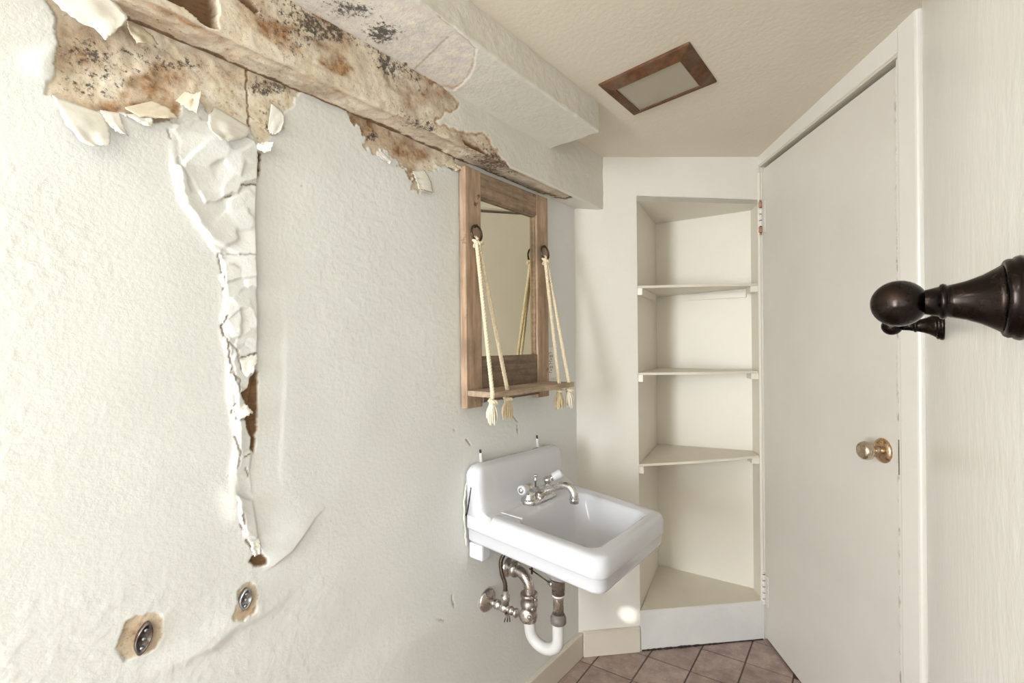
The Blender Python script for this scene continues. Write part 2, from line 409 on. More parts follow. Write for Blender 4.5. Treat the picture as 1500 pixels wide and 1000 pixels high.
ridge([(443, 842), (399, 890), (338, 917), (308, 945), (252, 970), (200, 998)], 6, 26, 9)
ridge([(700, 880), (620, 935), (540, 965), (470, 1000)], 5, 14, 40)
ridge([(60, 60), (66, 95), (58, 125)], 5, 26, 26)
# plaster roughness
h += bare*((fbm(Yg*55, Zg*55, 4)-.5)*4.5*mm)
rust = np.zeros_like(PX); mold = np.zeros_like(PX); woodm = np.zeros_like(PX)
rust += 1.0*blob(PX, PY, 228, 122, 16, 26)+.9*blob(PX, PY, 199, 118, 13, 8)+.8*blob(PX, PY, 183, 138, 8, 5)+.8*blob(PX, PY, 235, 160, 30, 14)+.55*blob(PX, PY, 190, 158, 60, 9)+.35*blob(PX, PY, 110, 155, 60, 8)
rust += .45*blob(PX, PY, 130, 60, 60, 40)+.3*blob(PX, PY, 270, 110, 30, 20)+.35*blob(PX, PY, 340, 110, 30, 16)
rust += .9*blob(PX, PY, 528, 180, 18, 22)+.8*blob(PX, PY, 590, 218, 16, 14)+.75*blob(PX, PY, 617, 226, 16, 9)+.7*blob(PX, PY, 600, 256, 10, 18)+.3*blob(PX, PY, 560, 210, 50, 30)
rust += .6*blob(PX, PY, 207, 932, 34, 34)+.5*blob(PX, PY, 360, 880, 22, 30)
mold += .55*blob(PX, PY, 125, 75, 55, 40)+.4*blob(PX, PY, 150, 130, 70, 30)+.75*blob(PX, PY, 395, 128, 42, 18)+.6*blob(PX, PY, 392, 160, 16, 10)+.5*blob(PX, PY, 392, 186, 8, 9)+.8*blob(PX, PY, 545, 200, 12, 12)+.5*blob(PX, PY, 535, 170, 30, 16)+.5*blob(PX, PY, 665, 232, 26, 12)+.45*blob(PX, PY, 300, 95, 60, 12)+.35*blob(PX, PY, 230, 80, 50, 30)
for i in (2, 3, 6):
    pl = PEEL[i]; woodm = np.maximum(woodm, 1-sst(-1.5, .5, polydist(pl, PX, PY)+jag*.3))
h -= woodm*4*mm
# brown rim where the paint has torn, hairline cracks
def crack(pl, wd, val=.85):
    xs_ = [p[0] for p in pl]; ys_ = [p[1] for p in pl]
    m = (PX > min(xs_)-12) & (PX < max(xs_)+12) & (PY > min(ys_)-12) & (PY < max(ys_)+12)
    d, sd, al = polydist(pl, PX[m]+jag[m]*.25, PY[m]+jag[m]*.2, False)
    k = (1-sst(wd*.4, wd, d)); woodm[m] = np.maximum(woodm[m], k*val); h[m] -= k*3*mm
crack([(361, 91), (363, 130), (366, 187)], 1.6); crack([(330, 291), (336, 288)], 2.0); crack([(352, 273), (366, 270), (375, 272)], 1.7); crack([(320, 372), (326, 400), (327, 424)], 1.5, .6)
crack([(330, 462), (325, 478), (333, 505), (337, 530), (345, 556)], 1.8, .8); crack([(352, 524), (376, 518)], 1.6); crack([(345, 612), (358, 614)], 1.4, .6); crack([(354, 752), (358, 768)], 2.2); crack([(362, 792), (372, 805)], 2.2); crack([(358, 668), (366, 664)], 1.8); crack([(360, 685), (363, 697)], 1.4, .6)
crack([(322, 373), (375, 373)], 1.2, .3); crack([(334, 500), (346, 512), (352, 540)], 1.4, .6); crack([(338, 545), (352, 556), (350, 574)], 1.4, .6); crack([(344, 590), (340, 604)], 1.4, .6); crack([(345, 640), (352, 660), (348, 684)], 1.3, .5); crack([(352, 768), (360, 780)], 1.5, .7); crack([(246, 190), (251, 203)], 1.6, .4)
for a_ in ([(682, 642), (690, 652)], [(746, 604), (758, 617)], [(662, 872), (664, 888)], [(640, 906), (650, 909)], [(757, 622), (758, 634)], [(442, 272), (443, 273)], [(665, 628), (666, 630)]): crack(a_, 1.2, .45)
mold = mold+.08*blob(PX, PY, 180, 100, 120, 70); rust = rust*1.5+.35*sst(.5, .68, fbm(Yg*22, Zg*22, 4)); mold = mold*1.15
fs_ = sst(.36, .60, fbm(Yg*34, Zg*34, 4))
stain_shade = (.55*blob(PX, PY, 108, 66, 34, 36)+.75*blob(PX, PY, 229, 120, 11, 24)+.5*blob(PX, PY, 198, 118, 13, 8)+.55*blob(PX, PY, 238, 166, 26, 9)+.55*blob(PX, PY, 172, 44, 34, 14)+.4*blob(PX, PY, 250, 74, 44, 9)+.35*blob(PX, PY, 150, 160, 60, 6)+.6*blob(PX, PY, 530, 178, 14, 16)+.35*blob(PX, PY, 590, 212, 22, 14)+.45*blob(PX, PY, 395, 124, 40, 9))*(.25+.75*fs_)  # first blob paints in shade below the hanging flake; others are stains
woodm = np.maximum(woodm, np.clip(stain_shade, 0, .8)*bare)
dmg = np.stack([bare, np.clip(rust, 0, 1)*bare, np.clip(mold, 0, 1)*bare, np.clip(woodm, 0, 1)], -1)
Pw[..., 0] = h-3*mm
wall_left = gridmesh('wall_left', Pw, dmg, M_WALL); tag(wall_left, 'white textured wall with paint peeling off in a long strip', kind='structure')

# ---- curled flakes of paint hanging off the left wall (parts of it)
def flap(a, b, lift, mat, curl=1.0, n=16, m=12, base=.002, nz=.0016, label=None, seed=0):
    """a, b: pixel polylines of the two long edges from root to tip; lift: distance off the wall at the tip"""
    n = 16; m = 12
    def res(pl, n):
        P = np.array(pl, float); s_ = np.r_[0, np.cumsum(np.hypot(*np.diff(P, axis=0).T))]; t = np.linspace(0, s_[-1], n)
        return np.stack([np.interp(t, s_, P[:, 0]), np.interp(t, s_, P[:, 1])], -1)
    A, B = res(a, n), res(b, n); V = []; rs = np.random.RandomState(seed+11)
    A = A+rs.uniform(-1.3, 1.3, A.shape); B = B+rs.uniform(-1.3, 1.3, B.shape)
    tipj = rs.uniform(-2.2, 1.2, m)
    for i in range(n):
        t = i/(n-1)
        for j in range(m):
            u = j/(m-1); q = A[i]*(1-u)+B[i]*u
            if i == n-1:
                dq = (A[-1]-A[-2])*(1-u)+(B[-1]-B[-2])*u; dq = dq/(np.hypot(*dq)+1e-6); q = q+dq*tipj[j]
            fold = (float(vn(np.array(u*3.2+seed*3.7), np.array(t*2.6+seed)))-.5)*2
            off = base+lift*(t**curl)+.16*lift*math.sin(math.pi*u)*t+fold*.22*lift*min(1, 2*t)+rs.uniform(-1, 1)*nz*.25*min(1, 3*t)
            V.append(tuple(onX(q[0], q[1], max(off, .0015))))
    fs = [(i*m+j, i*m+j+1, (i+1)*m+j+1, (i+1)*m+j) for i in range(n-1) for j in range(m-1)]
    o = mesh('paint_flake', V, fs, mat, wall_left)
    md = o.modifiers.new('thick', 'SOLIDIFY'); md.thickness = .0012; md.offset = 0
    if label: o['label'] = label
    return o
flap([(77, 139), (84, 158), (98, 184), (118, 206), (136, 214)], [(150, 165), (158, 178), (162, 192), (163, 205), (160, 213)], .030, M_FLAP, 1.3, seed=1)
flap([(146, 162), (155, 178), (168, 191), (182, 196)], [(176, 166), (178, 178), (183, 190), (187, 199)], .016, M_FLAP, 1.2, m=5, seed=2)
flap([(179, 167), (196, 176), (214, 185)], [(222, 168), (225, 176), (223, 186)], .012, M_FLAP, m=5, seed=3)
flap([(182, 158), (205, 172), (240, 173)], [(225, 148), (248, 158), (261, 174)], .010, M_FLAPT, m=6, nz=.003, seed=4)
flap([(258, 148), (272, 158), (289, 166)], [(272, 134), (286, 138), (297, 130)], .022, M_FLAPT, m=5, seed=5)
flap([(316, 156), (304, 172), (306, 187), (322, 204)], [(366, 188), (365, 196), (352, 204), (334, 207)], .024, M_FLAP, seed=6)
flap([(370, 211), (380, 210), (392, 207), (402, 208)], [(371, 217), (380, 221), (390, 223), (397, 220)], .022, M_FLAP, m=4, seed=7)
flap([(398, 152), (410, 160), (417, 168), (413, 190)], [(392, 190), (398, 196), (402, 196), (408, 194)], .008, M_FLAP, m=5, seed=8)
flap([(604, 250), (610, 264), (613, 276)], [(622, 250), (630, 262), (634, 282)], .012, M_FLAP, m=5, seed=9)
flap([(611, 270), (615, 276), (620, 280)], [(622, 272), (628, 277), (633, 283)], .015, M_FLAPT, m=4, seed=10)
flap([(64, -14), (92, 14), (118, 34), (140, 43), (153, 58)], [(146, -24), (172, 6), (187, 24), (184, 32), (165, 50)], .040, M_FLAP, .8, n=12, m=8, base=.02, seed=12)
flap([(185, 30), (190, 48), (200, 62)], [(205, 38), (222, 52), (232, 66)], .02, M_FLAPT, m=5, base=.006, seed=13)
flap([(352, 528), (356, 545), (362, 552)], [(377, 519), (377, 530), (370, 547)], .010, M_FLAP, m=5, seed=14)
flap([(340, 598), (342, 606), (350, 614)], [(352, 585), (366, 598), (372, 604)], .010, M_FLAP, m=5, seed=15)
flap([(366, 792), (368, 804), (373, 814)], [(380, 788), (382, 800), (381, 812)], .008, M_FLAP, m=4, seed=16)
flap([(662, 232), (668, 240), (676, 246)], [(650, 240), (660, 246), (670, 250)], .010, M_FLAPT, m=4, seed=17)
flap([(560, 222), (566, 228), (575, 236)], [(552, 226), (560, 231), (572, 241)], .006, M_FLAP, m=4, seed=18)

# ---- soffits
def soffit(name, prof, y0, y1, paintfn, mat, step=.003, amp=.004, endcap=False):
    P_ = []; 
    for (a, b) in zip(prof[:-1], prof[1:]):
        k = max(2, int(np.hypot(b[0]-a[0], b[1]-a[1])/step)); t = np.linspace(0, 1, k, endpoint=False)
        P_ += [(a[0]+(b[0]-a[0])*s_, a[1]+(b[1]-a[1])*s_) for s_ in t]
    P_.append(prof[-1]); P_ = np.array(P_)
    # soften the arrises
    Q = P_.copy()
    for _ in range(3): Q[1:-1] = (Q[:-2]+2*Q[1:-1]+Q[2:])/4
    T = np.gradient(Q, axis=0); T /= np.linalg.norm(T, axis=1)[:, None]; Nn = np.stack([T[:, 1], -T[:, 0]], -1)
    yy = axis_samples([(YN, 0.0, .06), (0.0, y1, step)]) if y0 == YN else axis_samples([(y0, y1, step)])
    L = np.r_[0, np.cumsum(np.linalg.norm(np.diff(Q, axis=0), axis=1))]
    Yq, Lq = np.meshgrid(yy, L, indexing='ij')
    sag = .016*(1-np.clip(Yq/1.7, 0, 1))
    G = np.stack([np.broadcast_to(Q[:, 0], Yq.shape), Yq, np.broadcast_to(Q[:, 1], Yq.shape)+sag], -1).copy()
    x, y = proj(G); x = np.where(Yq < .01, -500, x)
    dm, dh = paintfn(x, y, Yq, Lq, G)
    dh = dh+(fbm(Yq*14, Lq*22+3, 4)-.5)*amp
    G[..., 0] += Nn[:, 0]*dh; G[..., 2] += Nn[:, 1]*dh
    return gridmesh(name, G, dm, mat), G
A1, Z1, Z2, A2 = .083, 1.824, 1.954, .275
def paint_low(x, y, Yq, Lq, G):
    jg = (fbm(Yq*60, Lq*60, 4)-.5)
    under = Lq < A1                                # underside of the lower box
    edge = polydist([(-600, -400), (845, -400), (848, 288), (838, 291), (826, 293), (812, 290), (798, 286), (780, 330), (-600, 330)], x, y)+jg*6
    bu = np.where(under, 1-sst(-1, 1, edge), 0)
    fasc = polydist([(-600, -400), (560, -400), (640, 118), (662, 134), (673, 150), (672, 160), (655, 165), (640, 178), (690, 196), (705, 192), (717, 198), (724, 212), (732, 226), (742, 240), (760, 262), (600, 300), (-600, 300)], x, y)+jg*9
    bf = np.where(under, 0, 1-sst(-1.2, 1.2, fasc)); bare = np.maximum(bu, bf)
    fp = fbm(Yq*16, Lq*30, 4)
    rust = np.where(under, .12+.35*sst(.5, .7, fp), .14+.62*sst(.47, .68, fp))
    rust += np.where(under, .5*sst(.02, 0, A1-Lq), 0)
    rust += .9*blob(x, y, 655, 135, 25, 12)+.7*blob(x, y, 728, 222, 12, 22)+.35*blob(x, y, 510, 100, 30, 20)+.3*blob(x, y, 420, 40, 60, 25)
    rust *= 1-.85*blob(x, y, 640, 172, 40, 22)
    mold = np.where(under, .28, .34)+.35*blob(x, y, 555, 95, 22, 16)+.35*blob(x, y, 480, 40, 60, 40)+.35*blob(x, y, 610, 190, 50, 16)+.35*blob(x, y, 720, 240, 70, 20)+.4*blob(x, y, 340, 25, 50, 30)
    mold = mold*(.35+.9*sst(.4, .6, fbm(Yq*9+8, Lq*14, 3)))+np.where(under, 0, .24*sst(.06, .125, Lq-A1)*sst(.42, .6, fbm(Yq*12, Lq*12+5, 3)))
    # open joint and its shadow painted dark at the wall, grey film on the underside
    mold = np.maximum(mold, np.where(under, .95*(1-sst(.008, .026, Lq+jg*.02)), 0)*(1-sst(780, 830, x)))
    mold = np.maximum(mold, .9*bu*(1-sst(0, 3.5, np.abs(edge+1.5))))
    rust = np.maximum(rust, .9*bare*(1-sst(0, 5, np.abs(np.where(under, edge, fasc)+2))))
    hole = np.where(under, 0, 1-sst(-1.5, 1.5, polydist([(222, -60), (240, -6), (268, 8), (286, 20), (300, 32), (310, 42), (322, 42), (318, 30), (322, 16), (316, -4), (310, -60)], x, y)+jg*10))
    slot = 1-sst(-1, 1.2, polydist([(352, -8), (372, 4), (380, 16), (374, 19), (360, 6), (346, -6)], x, y))
    slot = np.maximum(slot, 1-sst(-1, 1, polydist([(679, 205), (684, 206), (706, 217), (722, 230), (716, 229), (700, 222), (682, 212)], x, y)+jg*3))
    wd = np.maximum(hole, np.where(under, 0, slot))
    gap_shade = np.where(under, (1-sst(.013, .020, Lq+jg*.022-.004*blob(x, y, 560, 185, 60, 40)))*(1-sst(775, 800, x))*sst(150, 210, x), 0); wd = np.maximum(wd, gap_shade*.9)  # open joint and its shade painted in as a dark band
    dh = bare*-.002-.03*hole-.008*np.where(under, 0, slot)+bare*(fbm(Yq*50, Lq*50, 3)-.5)*.004
    film = np.where(under, .26*sst(.40, .62, fbm(Yq*11+3, Lq*40, 4))+.30*sst(690, 760, x)*(1-sst(.02, .06, Lq)), .22*sst(.5, .66, fbm(Yq*15+1, Lq*25, 4)))*bare; wd = np.maximum(wd, film)
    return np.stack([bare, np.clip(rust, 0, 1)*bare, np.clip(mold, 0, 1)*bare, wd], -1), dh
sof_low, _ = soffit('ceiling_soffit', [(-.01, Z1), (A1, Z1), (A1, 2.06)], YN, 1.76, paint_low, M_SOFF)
tag(sof_low, 'mould-stained boxed soffit along the top of the left wall', kind='structure')
def paint_up(x, y, Yq, Lq, G):
    jg = (fbm(Yq*60, Lq*60, 4)-.5); W_ = A2-A1+.012
    under = Lq < W_+.003
    e = polydist([(-600, -500), (560, -500), (618, -2), (650, 28), (678, 52), (697, 72), (692, 104), (678, 122), (664, 132), (640, 128), (600, 118), (560, 140), (-600, 140)], x, y)+jg*5
    bare = np.where(under, 1-sst(-1, 1, e), 0)
    mold = .95*blob(x, y, 560, 50, 32, 20)+.7*blob(x, y, 520, 16, 40, 12)+.45*blob(x, y, 470, -10, 60, 40)+.3*blob(x, y, 605, 92, 25, 10)+.05
    joint = polydist([(608, 102), (656, 56)], x, y, False)[0]
    jn = (1-sst(.6, 1.8, joint))*.45
    rust = np.maximum(.7*bare*(1-sst(0, 3, np.abs(e+1.2))), .6*(1-sst(0, .02, Lq)))
    rust = np.maximum(rust, .8*blob(x, y, 655, 132, 14, 6))
    wd = np.where(under, np.maximum(jn, 1-sst(2, 3.2, np.hypot(x-594, y-96))), 0)
    dh = -.003*bare+(~under)*(fbm(Yq*45, Lq*45, 4)-.5)*.0025+.004*np.exp(-((Lq-W_)/.012)**2)*(fbm(Yq*40, Lq*9, 3)-.2)
    return np.stack([bare, np.clip(rust, 0, 1)*bare, np.clip(mold, 0, 1)*bare, wd*bare], -1), dh
s_mat = plaster('soffit_upper_paint', rgb(230, 225, 214), .0012, rgb(218, 211, 206), .12)
sof_up, G = soffit('ceiling_beam', [(A1-.012, Z2), (A2, Z2), (A2, 2.10)], YN, 1.358, paint_up, s_mat)
tag(sof_up, 'boxed plaster beam dropping from the ceiling beside the soffit', kind='structure')
ec = [(A1-.02, Z2+.003), (A2-.003, Z2+.003), (A2-.001, Z2+.01), (A2, 2.10), (A1-.02, 2.10)]
mesh('end_cap', [(x, 1.357, z) for x, z in ec], [tuple(range(5))], M_SOFF, sof_up, False)

# ---- floor, ceiling, other walls
outline = [(0, YN), (XR, YN), (XR, 1.563), (1.02, 1.63), (.5676, 2.25), (0, 1.65)]
fl = prism('floor', [(-.12, YN-.05), (XR+.1, YN-.05), (XR+.1, 1.7), (.62, 2.5), (0, 2.45), (-.12, 1.7)], -.06, -.004, M_GROUT); tag(fl, 'floor of mottled pinkish brown square tiles with dark joints', kind='structure')
e1 = np.array([.163, .020]); e2 = np.array([-.009, .167]); oA = np.array([.221, 1.825]); tme = None; k = 0
def inroom(p): return -.2 < p[0] < 1.2 and YN-.2 < p[1] < 2.4 and not (p[1]-1.65 > (p[0]+.0)*1.057+.14) and not (p[0] > 1.16) and not ((p[0]-.5676)*.62+(p[1]-2.25)*.452 > .08)
for i in range(-4, 8):
    for j in range(-20, 6):
        p = oA+e1*(i+.5)+e2*(j+.5)
        if not inroom(p): continue
        if tme is None:
            bm = bmesh.new(); g = .003
            u1 = e1/np.linalg.norm(e1); u2 = e2/np.linalg.norm(e2)
            for z, ins in ((-.005, g), (-.0008, g), (0, g+.002)):
                for sx, sy in ((-.5, -.5), (.5, -.5), (.5, .5), (-.5, .5)):
                    q = e1*sx+e2*sy-u1*ins*np.sign(sx)-u2*ins*np.sign(sy); bm.verts.new((q[0], q[1], z))
            bm.verts.ensure_lookup_table()
            for r_ in (0, 4):
                for a in range(4): bm.faces.new([bm.verts[r_+a], bm.verts[r_+(a+1) % 4], bm.verts[r_+4+(a+1) % 4], bm.verts[r_+4+a]])
            bm.faces.new([bm.verts[8+a] for a in range(4)])
            tme = bpy.data.meshes.new('tile'); bm.to_mesh(tme); bm.free(); tme.materials.append(M_TILE)
        o = bpy.data.objects.new('tile', tme); C.objects.link(o); o.parent = fl; o.location = (p[0], p[1], 0)
cl = mesh('ceiling', [(-.1, YN-.1, zc(-.1)), (XR+.1, YN-.1, zc(XR+.1)), (XR+.1, 2.6, zc(XR+.1)), (-.1, 2.6, zc(-.1))]+[(-.1, YN-.1, 2.2), (XR+.1, YN-.1, 2.2), (XR+.1, 2.6, 2.2), (-.1, 2.6, 2.2)],
          [(3, 2, 1, 0), (4, 5, 6, 7), (0, 1, 5, 4), (1, 2, 6, 5), (2, 3, 7, 6), (3, 0, 4, 7)], M_CEIL, None, False); tag(cl, 'low beige painted ceiling with rough brushed texture', kind='structure')
wr = boxobj('wall_right', (XR, YN, -.01), (XR+.08, 1.66, 2.14), M_RIGHT, None, 0); tag(wr, 'glossy off-white right wall with trowel texture', kind='structure')
# wall behind the camera with its window opening
wf = thing('wall_front', (0, YN, 0), None, None); tag(wf, 'white wall with a tall window opening', kind='structure')
for lo, hi in (((-.05, YN-.1, 0), (.03, YN, 2.14)), ((.59, YN-.1, 0), (XR+.08, YN, 2.14)), ((.03, YN-.1, 0), (.59, YN, .52)), ((.03, YN-.1, 1.92), (.59, YN, 2.14))):
    boxobj('panel', lo, hi, M_BACK, wf, 0)

# ---- back wall with the corner niche
def bw(s_, z, out=0.0):
    p = P0+DW*s_+NB*out; return (p[0], p[1], z)
SA, SB_, ZA, ZB = .264, .806, .166, 1.866
bm = bmesh.new()
def quad(bm, pts): bm.faces.new([bm.verts.new(p) for p in pts])
for s0, s1, z0, z1 in ((-.03, SA, 0, 2.12), (SB_, LB, 0, 2.12), (SA, SB_, ZB, 2.12)):
    quad(bm, [bw(s0, z0), bw(s1, z0), bw(s1, z1), bw(s0, z1)])
wb = frombm('wall_back', bm, M_BACK, None, False); tag(wb, 'angled off-white wall with a tall open corner niche', kind='structure')
for p in wb.data.polygons:
    if np.dot(np.array(p.normal), NB) < 0: p.flip()
FL_, FR_ = np.array(bw(SA, 0)), np.array(bw(SB_, 0)); BL_ = np.array([.085, 2.275, 0]); BR_ = np.array([.507, 2.322, 0])
def vpan(name, a, b, z0, z1, th, mat, out):
    a = np.array(a[:2]); b = np.array(b[:2]); d = (b-a)/np.linalg.norm(b-a); n_ = np.array([d[1], -d[0]])*out
    q = [a, b, b+n_*th, a+n_*th]; return prism(name, [tuple(v) for v in q], z0, z1, mat, wb)
vpan('niche_side', FL_, BL_, 0, 2.0, .015, M_NICHE, -1)
vpan('niche_back', BL_, BR_, 0, 2.0, .015, M_NICHE, -1)
vpan('niche_return', BR_, FR_, 0, 2.0, .010, M_NICHE, -1)
nf = [tuple(FL_[:2]), tuple(FR_[:2]), tuple(BR_[:2]), tuple(BL_[:2])]
tag(prism('niche_top', nf, ZB, ZB+.02, M_NICHE, wb), None)
nd = [tuple(np.array(bw(SA, 0, .004))[:2]), tuple(np.array(bw(SB_+.004, 0, .004))[:2])]+nf[2:]; prism('niche_deck', nd, ZA-.02, ZA+.0005, M_SHELF, wb)
pf = [tuple(np.array(bw(SA-.002, 0, .006))[:2]), tuple(np.array(bw(SB_+.012, 0, .006))[:2]), tuple(np.array(bw(SB_+.012, 0, -.014))[:2]), tuple(np.array(bw(SA-.002, 0, -.014))[:2])]
prism('plinth_panel', pf, 0.0, ZA-.001, M_PLINTH, wb, .001)
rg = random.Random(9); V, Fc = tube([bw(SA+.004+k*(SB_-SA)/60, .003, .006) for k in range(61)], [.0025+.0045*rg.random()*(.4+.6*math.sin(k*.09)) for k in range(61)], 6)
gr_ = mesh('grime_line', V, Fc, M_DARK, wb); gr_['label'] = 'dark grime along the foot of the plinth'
# baseboards
bb = boxobj('baseboard_left', (0.0, YN, 0), (.020, 1.655, .098), M_BASE, None, .004); tag(bb, 'low beige baseboard along the foot of the left wall', kind='structure')
q = [bw(.012, 0, -.004), bw(SA-.004, 0, -.004), bw(SA-.004, 0, .014), bw(.020, 0, .014)]
bk = prism('baseboard_back', [v[:2] for v in q], 0, .102, M_BASE, None, .003); tag(bk, 'short beige baseboard between sink wall and niche plinth', kind='structure')
br = boxobj('baseboard_right', (XR-.014, YN, 0), (XR, 1.5, .098), M_BASE, None, .003); tag(br, 'beige baseboard along the foot of the right wall', kind='structure')

# ---- door and its casing
def dw(t, z, out=0.0):     # t metres from the hinge towards the latch, out = into the room
    p = P1+DD*t+ND*out; return np.array([p[0], p[1], z])
# orientation: make ND point into the room (towards the camera)
if np.dot(ND, CAM-P1) < 0: ND = -ND
dz1 = 2.012
s = N('door_panel_paint')
wcd = s.tc.outputs['Object']; sepn = s.n('ShaderNodeSeparateXYZ'); s.L.new(wcd, sepn.inputs[0])
edge = s.ramp(s.math('ABSOLUTE', s.math('SUBTRACT', sepn.outputs[0], LD-.002)), [(0.0, 1), (.012, 0)])
wn = s.ramp(s.noise(18, 6, .7, stretch=(3, 1, 1)), [(.50, 0), (.60, 1)])
zlow = s.ramp(sepn.outputs[2], [(.45, 1), (.62, 0)])
c = s.mix(s.ramp(s.noise(3, 4), [(.3, 0), (.7, 1)]), rgb(218, 211, 201), rgb(226, 219, 209))
c = s.mix(s.math('MULTIPLY', s.math('MULTIPLY', edge, wn), .9), c, rgb(120, 92, 68))
c = s.mix(s.math('MULTIPLY', s.ramp(s.noise(55, 5, .7), [(.70, 0), (.74, 1)]), .35), c, rgb(140, 128, 116))
s.bump(s.noise(60, 4), .0002); M_DOORP = s.set(c, .36)
bm = bmesh.new(); bbox(bm, (.006, -.036, .008), (LD-.004, 0.0, dz1), .002)
door = bpy.data.objects.new('door_1', None)
me = bpy.data.meshes.new('door_1'); bmesh.ops.recalc_face_normals(bm, faces=bm.faces[:]); bm.to_mesh(me); bm.free(); me.materials.append(M_DOORP)
bpy.data.objects.remove(door); door = bpy.data.objects.new('door_1', me); C.objects.link(door)
md = Matrix.Identity(4)
for i in range(3): md[i][0] = DD[i]; md[i][1] = ND[i]; md[i][2] = u0[i]; md[i][3] = P1[i]
door.matrix_world = md; tag(door, 'flush cream painted door with a round brass knob, closed', kind='structure')
bpy.context.view_layer.update()
def dchild(name, vs, fs, mat, par=None, smooth=True):
    o = mesh(name, vs, fs, mat, None, smooth); p = par or door; o.parent = p
    return o
# geometry of door parts is written in the door's own frame (x along, y into room, z up)
tk = LD-.062; zk = .968
rose = dchild('knob_rose', *lathe((tk, 0, zk), (0, 1, 0), [(d*1.1, r*1.15) for d, r in [(0, .030), (.002, .0305), (.005, .029), (.009, .024), (.011, .013), (.012, .0)]], 28), M_BRASS)
kn = dchild('door_knob', *lathe((tk, .009, zk), (0, 1, 0), [(d*1.05, r*1.12) for d, r in [(0, .012), (.006, .011), (.016, .0095), (.020, .011), (.024, .018), (.030, .0225), (.038, .0235), (.045, .022), (.050, .018), (.0505, .0165), (.049, .012), (.049, 0)]], 28), M_KNOB)
kn['label'] = 'worn two-tone brass door knob'
sl = []
for (z0, z1, lb) in ((1.742, 1.876, 'upper'), (.148, .278, 'lower')):
    bm = bmesh.new(); hz = z1-z0
    bbox(bm, (.008, -.001, z0), (.030, .0025, z1), .0006)
    o = frombm('hinge', bm, M_TRIM, None, False); o.parent = door; o['label'] = 'painted-over butt hinge with rust at its ends'
    for i in range(5):
        a = z0+hz*i/5+.0018; b_ = z0+hz*(i+1)/5-.0018
        mt_ = M_RUSTB if (lb == 'upper' and i in (0, 4)) else M_TRIM
        q = dchild('knuckle', *lathe((.002, .008, a), (0, 0, 1), [(0, .0080), (.0008, .0090), (b_-a-.0008, .0090), (b_-a, .0080)], 12), mt_); q.parent = o
    q = dchild('hinge_pin', *lathe((.002, .008, z0), (0, 0, 1), [(0, .0055), (hz, .0055)], 10), M_DARK); q.parent = o
    for zz in (z0-.008, z1):
        q = dchild('pin_tip', *lathe((.002, .008, zz), (0, 0, 1), [(0, .003), (.002, .006), (.006, .006), (.008, .003)], 10), M_RUSTB if lb == 'upper' else M_TRIM); q.parent = o
o = dchild('latch_slot', *lathe((0, 0, 0), (0, 0, 1), [(0, .001), (.001, .001)], 4), M_DARK); bpy.data.objects.remove(o)
bm = bmesh.new(); bbox(bm, (LD-.0065, -.02, .915), (LD-.0008, .0006, 1.01), .0004); o = frombm('latch_plate', bm, M_IRON, None, False); o.parent = door
# casing: head, latch-side jamb and stop (room side stands proud of the door)
tr = thing('trim_1', (P1[0], P1[1], 0), None, None); tag(tr, 'painted door casing around the flush door', kind='structure')
def dprism(name, t0, t1, z0, z1, o0, o1, mat, bev=.003):
    bm = bmesh.new(); bbox(bm, (t0, o0, z0), (t1, o1, z1), bev, 3); bmesh.ops.transform(bm, matrix=md, verts=bm.verts[:]); return frombm(name, bm, mat, tr, False)
dprism('head_casing', -.004, LD+.085, dz1+.020, 2.13, -.05, .016, M_TRIM, .005)
dprism('head_stop', -.004, LD+.02, dz1+.0125, dz1+.020, -.05, .0125, M_BASE, .001)
dprism('side_jamb', LD+.0005, LD+.026, 0, dz1+.03, -.05, .004, M_TRIM, .002)
dprism('side_casing', LD+.020, LD+.090, 0, 2.13, -.05, .018, M_TRIM, .009)
dprism('hinge_jamb', -.022, .002, 0, 2.06, -.05, .003, M_TRIM, .002)
dprism('door_backing', -.02, LD+.05, 0, 2.1, -.075, -.06, M_DARK, 0)

# ================================================================== THINGS
# ---- corner shelves in the niche
def shelf(zl, zr, label):
    t = thing('corner_shelf', tuple((FL_+FR_)/2*np.array([1, 1, 0])+np.array([0, 0, zl])), label, 'shelf', 'corner shelves in the niche')
    a = FL_+DW*.003; b = FR_-DW*.001; n = 12; pts = []
    for k in range(n+1):
        u = k/n; p = a*(1-u)+b*u+NB*(.012*math.sin(math.pi*u)-.004); pts.append((p[0], p[1], zl+(zr-zl)*u))
    inB = BR_-np.array([.006, .004, 0]); inL = BL_+np.array([.004, -.004, 0])
    pts += [(inB[0], inB[1], zr), (inL[0], inL[1], zl)]
    nn = len(pts); th = .010
    bm = bmesh.new(); tv = [bm.verts.new(p) for p in pts]; bv = [bm.verts.new((p[0], p[1], p[2]-th)) for p in pts]
    bm.faces.new(tv); bm.faces.new(bv[::-1])
    for i in range(nn): bm.faces.new([tv[i], bv[i], bv[(i+1) % nn], tv[(i+1) % nn]])
    frombm('board', bm, M_SHELF, t, False)
    def cleat(p, q, w_, hgt, z):
        p = np.array(p[:2]); q = np.array(q[:2]); d = (q-p)/np.linalg.norm(q-p); n_ = np.array([d[1], -d[0]])
        # towards niche centre
        c_ = np.array([.33, 2.17]); n_ = n_ if np.dot(c_-p, n_) > 0 else -n_
        return prism('cleat', [tuple(p), tuple(q), tuple(q+n_*w_), tuple(p+n_*w_)], z-hgt, z, M_NICHE, t, .001)
    ds = (BL_-FL_)/np.linalg.norm(BL_-FL_); dr = (BR_-FR_)/np.linalg.norm(BR_-FR_); db = (BR_-BL_)/np.linalg.norm(BR_-BL_)
    cleat(FL_+ds*.004, FL_+ds*.32, .019, .028, zl-th)
    cleat(FR_+dr*.004, FR_+dr*.07, .030, .026, zr-th)
    cleat(BL_+db*.15, BR_-db*.02, .012, .026, zl-th)
    return t
